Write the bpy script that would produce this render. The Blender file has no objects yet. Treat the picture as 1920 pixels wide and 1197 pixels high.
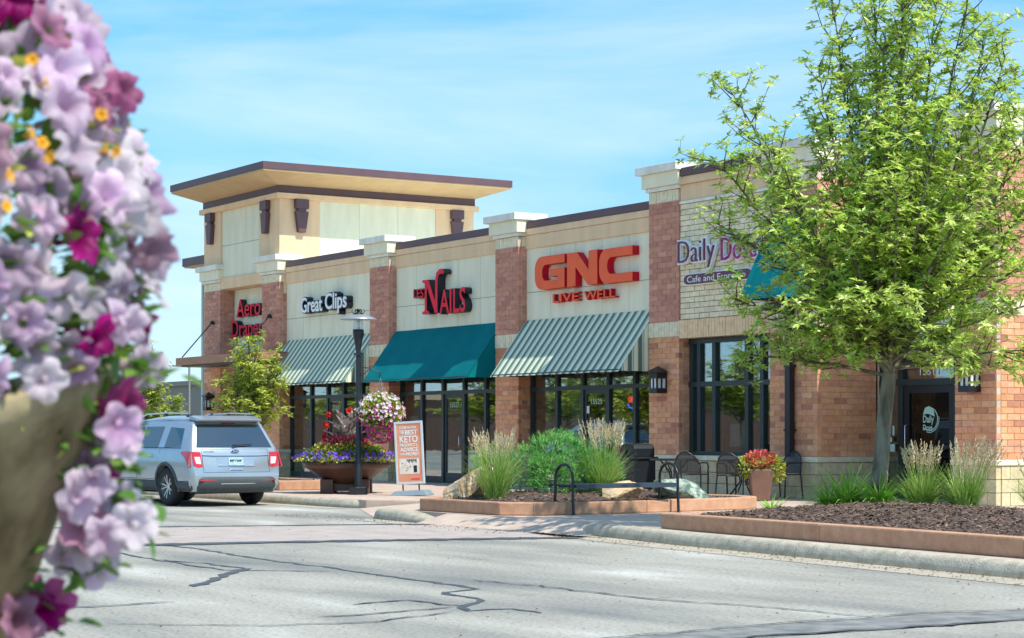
import bpy, bmesh, math, random
from mathutils import Vector, Matrix, noise as mnoise
R = random.Random(7)
S = bpy.context.scene
COL = S.collection

# ------------------------------------------------------------------ camera, sky, sun
A = math.radians(32.4)
DV = Vector((-math.cos(A), math.sin(A), 0)); RV = Vector((math.sin(A), math.cos(A), 0))
CAM = Vector((33.02, -24.48, 1.35))
cd = bpy.data.cameras.new('camera'); cam = bpy.data.objects.new('camera', cd); COL.objects.link(cam)
cam.location = CAM
cam.rotation_euler = (math.radians(90), 0, math.atan2(DV.y, DV.x) - math.radians(90))
cd.sensor_width = 36; cd.lens = 3743 / 1920 * 36; cd.shift_y = 0.1122
cd.clip_start = .1; cd.clip_end = 2000
cd.dof.use_dof = True; cd.dof.focus_distance = 36; cd.dof.aperture_fstop = 10
S.camera = cam

SUN = Vector((.69, .195, 1)).normalized()
elev = math.asin(SUN.z); rot = math.atan2(SUN.x, SUN.y)
W = bpy.data.worlds.new('World'); S.world = W; W.use_nodes = True
nt = W.node_tree; N = nt.nodes; Lk = nt.links
for n in list(N): N.remove(n)
out = N.new('ShaderNodeOutputWorld'); bg = N.new('ShaderNodeBackground'); sky = N.new('ShaderNodeTexSky')
sky.sky_type = 'NISHITA'; sky.sun_disc = False; sky.sun_elevation = elev; sky.sun_rotation = rot
sky.air_density = 1.0; sky.dust_density = .35; sky.ozone_density = 3.0; sky.altitude = 200
tint = N.new('ShaderNodeMix'); tint.data_type = 'RGBA'; tint.blend_type = 'MULTIPLY'; tint.inputs[0].default_value = 1
tint.inputs[7].default_value = (.60, .80, .83, 1)
Lk.new(sky.outputs[0], tint.inputs[6])
tc = N.new('ShaderNodeTexCoord'); sz = N.new('ShaderNodeSeparateXYZ'); Lk.new(tc.outputs['Generated'], sz.inputs[0])
er = N.new('ShaderNodeValToRGB'); Lk.new(sz.outputs[2], er.inputs[0]); ee_ = er.color_ramp.elements   # colour balance by elevation
for k_, (ps_, c_) in enumerate(((.0, (.34, .55, .86)), (.045, (.34, .49, .66)), (.09, (.41, .55, .61)), (.15, (.42, .64, .68)), (.21, (.31, .67, .74)), (.5, (.60, .86, .88)))):
    if k_ > 1: ee_.new(.9)
    ee_[k_].position = ps_; ee_[k_].color = (*c_, 1)
Lk.new(er.outputs[0], tint.inputs[7]); mp = N.new('ShaderNodeMapping'); mp.inputs['Scale'].default_value = (1.6, 1.6, 9)
mp.inputs['Location'].default_value = (7, 2, 1.5)
nz = N.new('ShaderNodeTexNoise'); nz.inputs['Scale'].default_value = 1.7; nz.inputs['Detail'].default_value = 7; nz.inputs['Roughness'].default_value = .55
nz.inputs['Distortion'].default_value = .3
rp = N.new('ShaderNodeValToRGB'); rp.color_ramp.elements[0].position = .42; rp.color_ramp.elements[1].position = .74
rp.color_ramp.elements[1].color = (.62, .62, .62, 1)
mx = N.new('ShaderNodeMix'); mx.data_type = 'RGBA'
mx.inputs[7].default_value = (3.7, 4.15, 4.4, 1)
Lk.new(tc.outputs['Generated'], mp.inputs[0]); Lk.new(mp.outputs[0], nz.inputs[0]); Lk.new(nz.outputs[0], rp.inputs[0])
Lk.new(rp.outputs[0], mx.inputs[0]); Lk.new(tint.outputs[2], mx.inputs[6]); Lk.new(mx.outputs[2], bg.inputs[0])
bg.inputs[1].default_value = .12
Lk.new(bg.outputs[0], out.inputs[0])
sd = bpy.data.lights.new('sun', 'SUN'); sd.energy = 2.5; sd.angle = math.radians(.5); sd.color = (1, .93, .81)
so = bpy.data.objects.new('sun', sd); COL.objects.link(so); so.rotation_euler = SUN.to_track_quat('Z', 'Y').to_euler(); so.location = (0, -10, 30)
S.view_settings.view_transform = 'Standard'; S.view_settings.look = 'None'; S.view_settings.gamma = 1
S.view_settings.use_curve_mapping = False; S.view_settings.exposure = 1.16
S.cycles.max_bounces = 8; S.cycles.transparent_max_bounces = 12; S.cycles.caustics_reflective = False; S.cycles.caustics_refractive = False

# ------------------------------------------------------------------ helpers
def tag(o, label=None, cat=None, group=None, kind=None):
    if label: o['label'] = label
    if cat: o['category'] = cat
    if group: o['group'] = group
    if kind: o['kind'] = kind
    return o
def empty(name, loc=(0, 0, 0), label=None, cat=None, group=None, kind=None, rz=0):
    o = bpy.data.objects.new(name, None); COL.objects.link(o); o.location = loc; o.rotation_euler.z = rz
    o.empty_display_size = .2
    return tag(o, label, cat, group, kind)
def wloc(o):
    v = Vector((0, 0, 0))
    while o is not None: v += o.location; o = o.parent
    return v
def copy_tree(o, parent=None):
    c = o.copy(); COL.objects.link(c)
    if parent: c.parent = parent
    for ch in list(o.children): copy_tree(ch, c)
    return c
def link_mesh(name, me, parent=None, loc=None):
    o = bpy.data.objects.new(name, me); COL.objects.link(o)
    if parent: o.parent = parent
    if loc is not None: o.location = loc
    return o
class MB:
    def __init__(s): s.v = []; s.f = []; s.sm = []; s.mi = []; s.m = 0
    def add(s, vs, fs, smooth=False):
        b = len(s.v); s.v += [tuple(v) for v in vs]
        for f in fs: s.f.append([b + i for i in f]); s.sm.append(smooth); s.mi.append(s.m)
        return s
    def box(s, x0, x1, y0, y1, z0, z1):
        return s.add([(x, y, z) for x in (x0, x1) for y in (y0, y1) for z in (z0, z1)],
                     [(0, 1, 3, 2), (4, 6, 7, 5), (0, 4, 5, 1), (2, 3, 7, 6), (0, 2, 6, 4), (1, 5, 7, 3)])
    def hexa(s, p):   # 4 bottom + 4 top corners
        return s.add(p, [(3, 2, 1, 0), (4, 5, 6, 7), (0, 1, 5, 4), (1, 2, 6, 5), (2, 3, 7, 6), (3, 0, 4, 7)])
    def prism(s, poly, fn, a, b):  # poly of 2d points, fn(u,v,w)->3d, between w=a and w=b
        n = len(poly)
        vs = [fn(u, v, a) for u, v in poly] + [fn(u, v, b) for u, v in poly]
        return s.add(vs, [list(range(n))[::-1], list(range(n, 2 * n))] + [(i, (i + 1) % n, n + (i + 1) % n, n + i) for i in range(n)])
    def tube(s, pts, r, seg=8, cap=True, smooth=True):
        pts = [Vector(p) for p in pts]; n = len(pts)
        rs = r if isinstance(r, (list, tuple)) else [r] * n
        rings = []; up = None
        for i, p in enumerate(pts):
            t = (pts[min(i + 1, n - 1)] - pts[max(i - 1, 0)]).normalized()
            if up is None:
                up = Vector((0, 0, 1)) if abs(t.z) < .9 else Vector((1, 0, 0))
            a = t.cross(up)
            if a.length < 1e-4: a = t.orthogonal()
            a.normalize(); b = a.cross(t).normalized(); up = b
            rings.append([p + (a * math.cos(2 * math.pi * k / seg) + b * math.sin(2 * math.pi * k / seg)) * rs[i] for k in range(seg)])
        vs = [v for rg in rings for v in rg]
        fs = [(i * seg + k, i * seg + (k + 1) % seg, (i + 1) * seg + (k + 1) % seg, (i + 1) * seg + k) for i in range(n - 1) for k in range(seg)]
        s.add(vs, fs, smooth)
        if cap:
            s.add(rings[0], [list(range(seg))]); s.add(rings[-1], [list(range(seg))[::-1]])
        return s
    def lathe(s, prof, c=(0, 0, 0), seg=24, smooth=True, rot=0, caps=True):
        c = Vector(c); vs = []
        for r, z in prof:
            for k in range(seg):
                a = 2 * math.pi * k / seg + rot; vs.append(c + Vector((r * math.cos(a), r * math.sin(a), z)))
        n = len(prof)
        s.add(vs, [(i * seg + k, i * seg + (k + 1) % seg, (i + 1) * seg + (k + 1) % seg, (i + 1) * seg + k) for i in range(n - 1) for k in range(seg)], smooth)
        if caps and prof[0][0] > .001: s.add(vs[:seg], [list(range(seg))[::-1]])
        if caps and prof[-1][0] > .001: s.add(vs[-seg:], [list(range(seg))])
        return s
    def mesh(s, name, mats, off=(0, 0, 0)):
        me = bpy.data.meshes.new(name)
        ox, oy, oz = off
        me.from_pydata([(x - ox, y - oy, z - oz) for x, y, z in s.v], [], s.f)
        me.polygons.foreach_set('use_smooth', s.sm)
        for m in (mats if isinstance(mats, (list, tuple)) else [mats]): me.materials.append(m)
        if any(s.mi): me.polygons.foreach_set('material_index', s.mi)
        me.update()
        return me
    def build(s, name, mats, parent=None, own=True, kind=None, bevel=0, center=True):
        off = Vector((0, 0, 0)); pl = wloc(parent) if parent else Vector((0, 0, 0))
        if center and s.v:
            xs, ys, zs = zip(*s.v)
            off = Vector(((min(xs) + max(xs)) / 2, (min(ys) + max(ys)) / 2, min(zs)))
        me = s.mesh(name, mats, off)
        if bevel or True:
            bm = bmesh.new(); bm.from_mesh(me); bmesh.ops.recalc_face_normals(bm, faces=bm.faces); bm.to_mesh(me); bm.free()
        o = link_mesh(name, me, parent, off - pl)
        if kind: o['kind'] = kind
        if bevel:
            b = o.modifiers.new('bevel', 'BEVEL'); b.width = bevel; b.segments = 2; b.limit_method = 'ANGLE'; b.angle_limit = math.radians(40)
            b.harden_normals = False
        return o
def rawmesh(name, vs, fs, mat, parent=None, smooth=False, loc=None, kind=None):
    me = bpy.data.meshes.new(name); me.from_pydata(vs, [], fs); me.materials.append(mat)
    if smooth: me.polygons.foreach_set('use_smooth', [True] * len(fs))
    me.update(); o = link_mesh(name, me, parent, loc)
    if kind: o['kind'] = kind
    return o

# ------------------------------------------------------------------ materials
def mat(name, col, rough=.75, var=.12, scale=3., detail=5, bump=0., bscale=60., metal=0., rand=0., spec=.5, stretch=(1, 1, 1),
        col2=None, lo=.35, hi=.65, coat=0., trans=0., emis=None, island=0.):
    m = bpy.data.materials.new(name); m.use_nodes = True; t = m.node_tree; n = t.nodes; l = t.links
    p = n['Principled BSDF']; p.inputs['Roughness'].default_value = rough; p.inputs['Metallic'].default_value = metal
    p.inputs['Specular IOR Level'].default_value = spec; p.inputs['Coat Weight'].default_value = coat
    tcn = n.new('ShaderNodeTexCoord'); mpn = n.new('ShaderNodeMapping'); mpn.inputs['Scale'].default_value = stretch
    geo = n.new('ShaderNodeNewGeometry')
    l.new(geo.outputs['Position'], mpn.inputs[0])
    nzn = n.new('ShaderNodeTexNoise'); nzn.inputs['Scale'].default_value = scale; nzn.inputs['Detail'].default_value = detail
    l.new(mpn.outputs[0], nzn.inputs[0])
    r = n.new('ShaderNodeValToRGB'); e = r.color_ramp.elements
    c2 = col2 or tuple(min(1, c * (1 + var)) for c in col); c1 = col if col2 else tuple(c * (1 - var) for c in col)
    e[0].position = lo; e[1].position = hi; e[0].color = (*c1, 1); e[1].color = (*c2, 1)
    l.new(nzn.outputs[0], r.inputs[0]); cur = r.outputs[0]
    if rand or island:
        hs = n.new('ShaderNodeHueSaturation'); oi = n.new('ShaderNodeObjectInfo')
        ad = n.new('ShaderNodeMath'); ad.operation = 'ADD'; fr = n.new('ShaderNodeMath'); fr.operation = 'FRACT'
        l.new(oi.outputs['Random'], ad.inputs[0]); l.new(geo.outputs['Random Per Island'], ad.inputs[1]); l.new(ad.outputs[0], fr.inputs[0])
        mr = n.new('ShaderNodeMapRange'); k = max(rand, island); mr.inputs[3].default_value = 1 - k; mr.inputs[4].default_value = 1 + k
        l.new(fr.outputs[0], mr.inputs[0]); l.new(mr.outputs[0], hs.inputs['Value']); l.new(cur, hs.inputs['Color']); cur = hs.outputs[0]
    l.new(cur, p.inputs['Base Color'])
    if bump:
        b = n.new('ShaderNodeBump'); b.inputs['Strength'].default_value = bump; b.inputs['Distance'].default_value = .01
        n2 = n.new('ShaderNodeTexNoise'); n2.inputs['Scale'].default_value = bscale; n2.inputs['Detail'].default_value = 4
        l.new(geo.outputs['Position'], n2.inputs[0]); l.new(n2.outputs[0], b.inputs['Height']); l.new(b.outputs[0], p.inputs['Normal'])
    if trans:
        ms = n.new('ShaderNodeMixShader'); tr = n.new('ShaderNodeBsdfTranslucent'); ms.inputs[0].default_value = trans
        l.new(cur, tr.inputs[0]); l.new(p.outputs[0], ms.inputs[1]); l.new(tr.outputs[0], ms.inputs[2])
        l.new(ms.outputs[0], n['Material Output'].inputs[0])
    if emis:
        p.inputs['Emission Color'].default_value = (*emis[0], 1); p.inputs['Emission Strength'].default_value = emis[1]
    return m
def brickmat(name, cols, rough=.85):
    m = mat(name, (1, 1, 1), rough=rough, bump=.35, bscale=90); n = m.node_tree.nodes; l = m.node_tree.links
    p = n['Principled BSDF']
    oi = n.new('ShaderNodeObjectInfo'); geo = n.new('ShaderNodeNewGeometry')
    ad = n.new('ShaderNodeMath'); ad.operation = 'ADD'; fr = n.new('ShaderNodeMath'); fr.operation = 'FRACT'
    l.new(oi.outputs['Random'], ad.inputs[0]); l.new(geo.outputs['Random Per Island'], ad.inputs[1]); l.new(ad.outputs[0], fr.inputs[0])
    r = n.new('ShaderNodeValToRGB'); e = r.color_ramp.elements
    while len(e) < len(cols): e.new(.5)
    for i, c in enumerate(cols): e[i].position = i / (len(cols) - 1); e[i].color = (*c, 1)
    l.new(fr.outputs[0], r.inputs[0])
    nz = n.new('ShaderNodeTexNoise'); nz.inputs['Scale'].default_value = 9; nz.inputs['Detail'].default_value = 6
    l.new(geo.outputs['Position'], nz.inputs[0])
    mr = n.new('ShaderNodeMapRange'); mr.inputs[1].default_value = .3; mr.inputs[2].default_value = .7; mr.inputs[3].default_value = .84; mr.inputs[4].default_value = 1.14
    l.new(nz.outputs[0], mr.inputs[0])
    hs = n.new('ShaderNodeHueSaturation'); l.new(mr.outputs[0], hs.inputs['Value']); l.new(r.outputs[0], hs.inputs['Color'])
    l.new(hs.outputs[0], p.inputs['Base Color'])
    return m
M = {}
M['red'] = brickmat('red_brick', [(.74, .34, .17), (.80, .40, .20), (.68, .29, .15), (.84, .46, .25), (.76, .36, .18), (.48, .19, .12), (.80, .40, .23), (.72, .32, .19)])
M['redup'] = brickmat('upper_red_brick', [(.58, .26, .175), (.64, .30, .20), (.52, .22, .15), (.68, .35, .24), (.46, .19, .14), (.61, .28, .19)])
M['cream'] = brickmat('cream_brick', [(.84, .73, .50), (.87, .77, .54), (.80, .70, .47), (.85, .73, .50)])
M['creamsold'] = brickmat('cream_soldier', [(.80, .72, .50), (.84, .76, .54), (.76, .68, .47)])
M['tansold'] = brickmat('tan_soldier', [(.84, .60, .36), (.86, .63, .38), (.80, .56, .33)])
M['stone'] = brickmat('limestone', [(.66, .56, .35), (.72, .61, .39), (.61, .52, .33), (.70, .57, .33)])
M['stonecap'] = mat('stone_cap', (.76, .71, .52), var=.1, bump=.3, bscale=50, scale=5)
M['mortar'] = mat('mortar', (.64, .48, .38), rough=.95, bump=.3)
M['mortarc'] = mat('cream_mortar', (.26, .23, .17), rough=.95, bump=.3)
M['eifs'] = mat('pale_stucco', (.86, .82, .62), rough=.9, var=.055, scale=2.4, stretch=(1.5, 1.5, .3), bump=.25, bscale=150)
M['eifsg'] = mat('pale_stucco_tower', (.80, .79, .60), rough=.9, var=.055, scale=2.4, stretch=(1.5, 1.5, .3), bump=.25, bscale=150)
M['peach'] = mat('peach_stucco', (.84, .60, .37), rough=.9, var=.055, scale=2.4, stretch=(1.5, 1.5, .3), bump=.25, bscale=150)
M['white'] = mat('white_cap_stucco', (.80, .80, .72), rough=.85, var=.10, scale=5, stretch=(1, 1, .4), bump=.2, bscale=120)
M['joint'] = mat('joint_backing', (.32, .30, .24), rough=.95)
M['brown'] = mat('brown_metal_coping', (.115, .062, .075), rough=.5, var=.08, scale=2, metal=.0)
M['soffit'] = mat('tan_soffit', (.60, .43, .24), rough=.85, var=.05)
M['dark'] = mat('dark_window_frame', (.018, .035, .038), rough=.4, var=.15)
M['black'] = mat('black_metal', (.012, .016, .022), rough=.35, var=.2, bump=.1, bscale=200)
M['bench'] = mat('sky_tinted_steel', (.035, .055, .085), rough=.35, var=.1)  # black bench steel, lightened to blue-grey: the sky's reflection put into the colour
M['canopy'] = mat('brown_canopy', (.36, .19, .11), rough=.6, var=.08)
M['conc'] = mat('kerb_concrete', (.36, .33, .25), rough=.9, bump=.9, bscale=45, scale=9, rand=.10, col2=(.56, .51, .41), lo=.3, hi=.7)
M['terra'] = mat('terracotta_concrete', (.44, .235, .14), rough=.88, bump=.8, bscale=60, scale=8, rand=.10, col2=(.56, .33, .21), lo=.3, hi=.7)
M['mulch'] = mat('mulch', (.055, .035, .03), rough=.95, bump=1, bscale=50, scale=30, col2=(.13, .09, .075), lo=.35, hi=.7)
M['chip'] = mat('mulch_chip', (.085, .052, .038), rough=.9, scale=20, col2=(.20, .135, .10), island=.65)
M['trunk'] = mat('tree_bark', (.12, .105, .075), rough=.95, bump=1, bscale=35, scale=6, stretch=(1, 1, .25), col2=(.27, .25, .19), lo=.42, hi=.6)
M['twig'] = mat('twig_bark', (.10, .08, .055), rough=.9, var=.2)
M['leaf'] = mat('tree_leaf', (.36, .54, .06), rough=.36, scale=2.5, col2=(.64, .75, .20), trans=.42, island=.45, spec=.85)
M['leaf2'] = mat('small_tree_leaf', (.32, .44, .03), rough=.36, scale=3, col2=(.58, .62, .12), trans=.4, island=.4, spec=.6)
M['grass'] = mat('grass_blade', (.22, .42, .07), rough=.55, scale=3, col2=(.44, .58, .16), trans=.3, island=.35)
M['plume'] = mat('grass_plume', (.68, .54, .36), rough=.8, scale=5, col2=(.86, .72, .54), trans=.3, island=.25)
M['lily'] = mat('lily_leaf', (.20, .50, .04), rough=.45, scale=3, col2=(.42, .66, .10), trans=.3, island=.3)
M['pine'] = mat('pine_needle', (.09, .34, .06), rough=.6, scale=4, col2=(.26, .58, .14), island=.4)
M['lime'] = mat('lime_leaf', (.42, .50, .07), rough=.6, scale=6, col2=(.66, .66, .16), trans=.3, island=.25)
M['greenleaf'] = mat('green_leaf', (.07, .20, .03), rough=.6, scale=6, col2=(.20, .36, .06), trans=.3, island=.35)
M['redleaf'] = mat('coleus_leaf', (.50, .06, .06), rough=.6, scale=8, col2=(.75, .22, .16), trans=.25, island=.3)
M['burg'] = mat('burgundy_leaf', (.16, .02, .05), rough=.6, scale=8, col2=(.38, .06, .10), trans=.25, island=.3)
M['purple'] = mat('purple_bloom', (.16, .06, .48), rough=.6, scale=8, col2=(.30, .16, .70), trans=.3, island=.3)
M['canna'] = mat('canna_leaf', (.10, .13, .09), rough=.4, scale=9, stretch=(1, 1, 1), col2=(.62, .46, .44), lo=.42, hi=.58, trans=.2, island=.2)
M['redfl'] = mat('red_bloom', (.75, .05, .03), rough=.6, trans=.3, island=.15)
M['orange'] = mat('yellow_bloom', (.85, .42, .02), rough=.6, trans=.3, island=.15)
M['pinkfl'] = mat('white_pink_bloom', (.80, .62, .74), rough=.6, scale=10, col2=(.88, .85, .85), trans=.35, island=.1)
M['magfl'] = mat('magenta_bloom', (.55, .02, .25), rough=.6, scale=10, col2=(.70, .10, .42), trans=.35, island=.2)
M['bowl'] = mat('brown_bowl', (.10, .048, .035), rough=.45, var=.25, scale=3, bump=.15)
M['pot'] = mat('brown_pot', (.20, .105, .075), rough=.7, var=.15, scale=3, bump=.3, bscale=80)
M['rock1'] = mat('tan_rock', (.50, .32, .16), rough=.9, bump=1, bscale=18, scale=7, col2=(.76, .60, .40))
M['rock2'] = mat('green_rock', (.10, .17, .14), rough=.85, bump=1, bscale=14, scale=9, col2=(.42, .50, .42), lo=.42, hi=.62)
M['red_letter'] = mat('red_letter_face', (.92, .15, .06), rough=.6, var=.05, spec=.15)
M['crimson'] = mat('crimson_return', (.62, .01, .03), rough=.6, var=.05, spec=.15)
M['navy'] = mat('dark_return', (.012, .018, .03), rough=.4, var=.05)
M['redface'] = mat('bright_red_face', (.85, .03, .06), rough=.6, var=.03, spec=.15)
M['whiteface'] = mat('white_letter_face', (.85, .88, .9), rough=.35, var=.02)
M['plum'] = mat('plum_letter', (.13, .025, .07), rough=.4, var=.05)
M['paper'] = mat('white_sticker', (.8, .82, .8), rough=.6, var=.03)
M['mint'] = mat('mint_lettering', (.50, .78, .66), rough=.6, var=.03)
M['interior'] = mat('interior_wall', (.58, .54, .36), rough=.9, var=.1, scale=.7)
M['ifloor'] = mat('interior_floor', (.25, .22, .18), rough=.5, var=.1)
M['curtain'] = mat('pale_green_panel', (.40, .62, .48), rough=.8, var=.06)
M['goods'] = mat('shelf_goods', (.45, .35, .10), rough=.6, var=.4, scale=2, island=.8)
M['farwall'] = mat('far_grey_wall', (.27, .25, .25), rough=.9, var=.05, scale=.3)
M['pole'] = mat('pale_pole', (.55, .68, .66), rough=.5, var=.05)
M['frost'] = mat('lantern_glass', (.75, .78, .78), rough=.3, var=.02)

def glassmat(name, tintc=(.74, .80, .78), refl=.42, rough=.01, wob=.0, gcol=(.92, .97, 1)):
    m = bpy.data.materials.new(name); m.use_nodes = True; t = m.node_tree; n = t.nodes; l = t.links
    n.remove(n['Principled BSDF']); ms = n.new('ShaderNodeMixShader'); tr = n.new('ShaderNodeBsdfTransparent'); gl = n.new('ShaderNodeBsdfGlossy')
    tr.inputs[0].default_value = (*tintc, 1); gl.inputs['Roughness'].default_value = rough; gl.inputs[0].default_value = (*gcol, 1)
    lw = n.new('ShaderNodeLayerWeight'); lw.inputs[0].default_value = .25
    mr = n.new('ShaderNodeMapRange'); mr.inputs[3].default_value = refl * .55; mr.inputs[4].default_value = min(1, refl * 1.6)
    l.new(lw.outputs['Fresnel'], mr.inputs[0]); l.new(mr.outputs[0], ms.inputs[0]); l.new(tr.outputs[0], ms.inputs[1]); l.new(gl.outputs[0], ms.inputs[2])
    if wob:
        b = n.new('ShaderNodeBump'); b.inputs['Strength'].default_value = wob; b.inputs['Distance'].default_value = .02
        nz = n.new('ShaderNodeTexNoise'); nz.inputs['Scale'].default_value = 1.2; g = n.new('ShaderNodeNewGeometry')
        l.new(g.outputs['Position'], nz.inputs[0]); l.new(nz.outputs[0], b.inputs['Height']); l.new(b.outputs[0], gl.inputs['Normal'])
    l.new(ms.outputs[0], n['Material Output'].inputs[0])
    return m
M['glass'] = glassmat('shop_glass', wob=.03)
M['carglass'] = glassmat('tinted_car_glass', (.05, .07, .07), .42)
M['lampglass'] = glassmat('clear_lamp_glass', (.85, .88, .88), .25)
# silver paint
M['silver'] = mat('silver_car_paint', (.40, .47, .53), rough=.3, var=.03, metal=.6, coat=.6, bump=0)
M['cladding'] = mat('grey_cladding', (.045, .058, .065), rough=.6, var=.1, bump=.2, bscale=300)
M['tyre'] = mat('tyre_rubber', (.015, .016, .018), rough=.8, var=.2, bump=.3, bscale=120)
M['rim'] = mat('alloy', (.60, .62, .64), rough=.3, metal=.8, var=.04)
M['chrome'] = mat('chrome', (.75, .76, .78), rough=.12, metal=1, var=.02)
M['tail'] = mat('red_tail_lens', (.55, .008, .015), rough=.15, coat=1, var=.1)
M['taillens'] = mat('clear_tail_lens', (.75, .62, .62), rough=.15, coat=1, var=.1)
M['plate'] = mat('plate_face', (.34, .50, .60), rough=.5, var=.15, scale=12)
M['blue'] = mat('blue_badge', (.01, .03, .20), rough=.2, var=.05)
M['frame_al'] = mat('aluminium_frame', (.66, .72, .74), rough=.35, metal=.3, var=.03)
M['basegrey'] = mat('grey_plastic_base', (.20, .26, .31), rough=.55, var=.08)

def poster_mat():
    m = mat('orange_poster', (.70, .22, .12), rough=.35, var=.06, scale=1.5, col2=(.78, .36, .22)); return m
M['poster'] = poster_mat()
def awning_stripe(name, axis):
    m = mat(name, (.6, .62, .48), rough=.85, bump=.2, bscale=200); n = m.node_tree.nodes; l = m.node_tree.links; p = n['Principled BSDF']
    g = n.new('ShaderNodeNewGeometry'); sx = n.new('ShaderNodeSeparateXYZ'); l.new(g.outputs['Position'], sx.inputs[0])
    mu = n.new('ShaderNodeMath'); mu.operation = 'MULTIPLY'; mu.inputs[1].default_value = 1 / .262
    l.new(sx.outputs[axis], mu.inputs[0])
    ad = n.new('ShaderNodeMath'); ad.operation = 'ADD'; ad.inputs[1].default_value = 200.; l.new(mu.outputs[0], ad.inputs[0])
    fr = n.new('ShaderNodeMath'); fr.operation = 'FRACT'; l.new(ad.outputs[0], fr.inputs[0])
    r = n.new('ShaderNodeValToRGB'); r.color_ramp.interpolation = 'CONSTANT'; e = r.color_ramp.elements
    e[0].position = 0; e[0].color = (.13, .18, .15, 1); e[1].position = .38; e[1].color = (.52, .72, .56, 1)
    for pos, c in ((.52, (.20, .28, .22, 1)), (.58, (.82, .82, .62, 1)), (.88, (.62, .70, .52, 1))):
        k = e.new(pos); k.color = c
    l.new(fr.outputs[0], r.inputs[0]); l.new(r.outputs[0], p.inputs['Base Color'])
    return m
M['stripe_x'] = awning_stripe('striped_canvas', 0); M['stripe_y'] = awning_stripe('striped_canvas_side', 1)
M['teal'] = mat('teal_canvas', (.001, .17, .19), rough=.9, spec=.1, var=.07, scale=2, bump=.3, bscale=200)

def road_mat():
    m = mat('weathered_road', (.33, .33, .31), rough=.92, bump=.5, bscale=90, scale=1.2); n = m.node_tree.nodes; l = m.node_tree.links; p = n['Principled BSDF']
    g = n.new('ShaderNodeNewGeometry')
    def noise(sc, det=6, st=(1, 1, 1), rot=0):
        mp = n.new('ShaderNodeMapping'); mp.inputs['Scale'].default_value = st; mp.inputs['Rotation'].default_value = (0, 0, rot)
        z = n.new('ShaderNodeTexNoise'); z.inputs['Scale'].default_value = sc; z.inputs['Detail'].default_value = det
        l.new(g.outputs['Position'], mp.inputs[0]); l.new(mp.outputs[0], z.inputs[0]); return z.outputs[0]
    def ramp(src, stops):
        r = n.new('ShaderNodeValToRGB'); e = r.color_ramp.elements
        while len(e) < len(stops): e.new(.5)
        for i, (ps, c) in enumerate(stops): e[i].position = ps; e[i].color = (*c, 1)
        l.new(src, r.inputs[0]); return r.outputs[0]
    a = ramp(noise(.75, 10, (.30, 1, 1), -.55), [(.28, (.17, .18, .175)), (.42, (.26, .26, .238)), (.52, (.345, .335, .293)), (.60, (.39, .385, .345)), (.72, (.55, .55, .52))])
    b = ramp(noise(24, 8), [(.33, (.55, .56, .58)), (.47, (.97, .97, .97)), (.66, (1.12, 1.12, 1.1))])
    c = ramp(noise(95, 4), [(.34, (.45, .45, .46)), (.44, (1, 1, 1)), (.68, (1.12, 1.11, 1.09))])
    mx = n.new('ShaderNodeMix'); mx.data_type = 'RGBA'; mx.blend_type = 'MULTIPLY'; mx.inputs[0].default_value = .8; l.new(a, mx.inputs[6]); l.new(b, mx.inputs[7])
    m2 = n.new('ShaderNodeMix'); m2.data_type = 'RGBA'; m2.blend_type = 'MULTIPLY'; m2.inputs[0].default_value = .8; l.new(mx.outputs[2], m2.inputs[6]); l.new(c, m2.inputs[7])
    st = ramp(noise(1.6, 5, (1, 1, 1)), [(.22, (.62, .60, .56)), (.34, (1, 1, 1))])
    s2 = ramp(noise(7, 3, (1, 1, 1)), [(.20, (.5, .48, .45)), (.27, (1, 1, 1))])
    m3 = n.new('ShaderNodeMix'); m3.data_type = 'RGBA'; m3.blend_type = 'MULTIPLY'; m3.inputs[0].default_value = 1; l.new(m2.outputs[2], m3.inputs[6]); l.new(st, m3.inputs[7])
    m4 = n.new('ShaderNodeMix'); m4.data_type = 'RGBA'; m4.blend_type = 'MULTIPLY'; m4.inputs[0].default_value = 1; l.new(m3.outputs[2], m4.inputs[6]); l.new(s2, m4.inputs[7])
    l.new(m4.outputs[2], p.inputs['Base Color']); return m
M['road'] = road_mat()
M['paver'] = mat('pink_concrete', (.47, .36, .29), rough=.9, bump=.4, bscale=70, scale=2.5, col2=(.58, .47, .39), lo=.3, hi=.7)
M['cross'] = mat('crosswalk_concrete', (.36, .31, .28), rough=.9, bump=.4, bscale=80, scale=2.5, col2=(.46, .40, .37), lo=.3, hi=.7)
M['tar'] = mat('tar_seal', (.045, .055, .065), rough=.6, bump=.3, scale=8, col2=(.09, .10, .11))
M['ground'] = mat('far_ground', (.20, .24, .10), rough=.95, scale=.05, col2=(.30, .30, .18))

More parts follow.
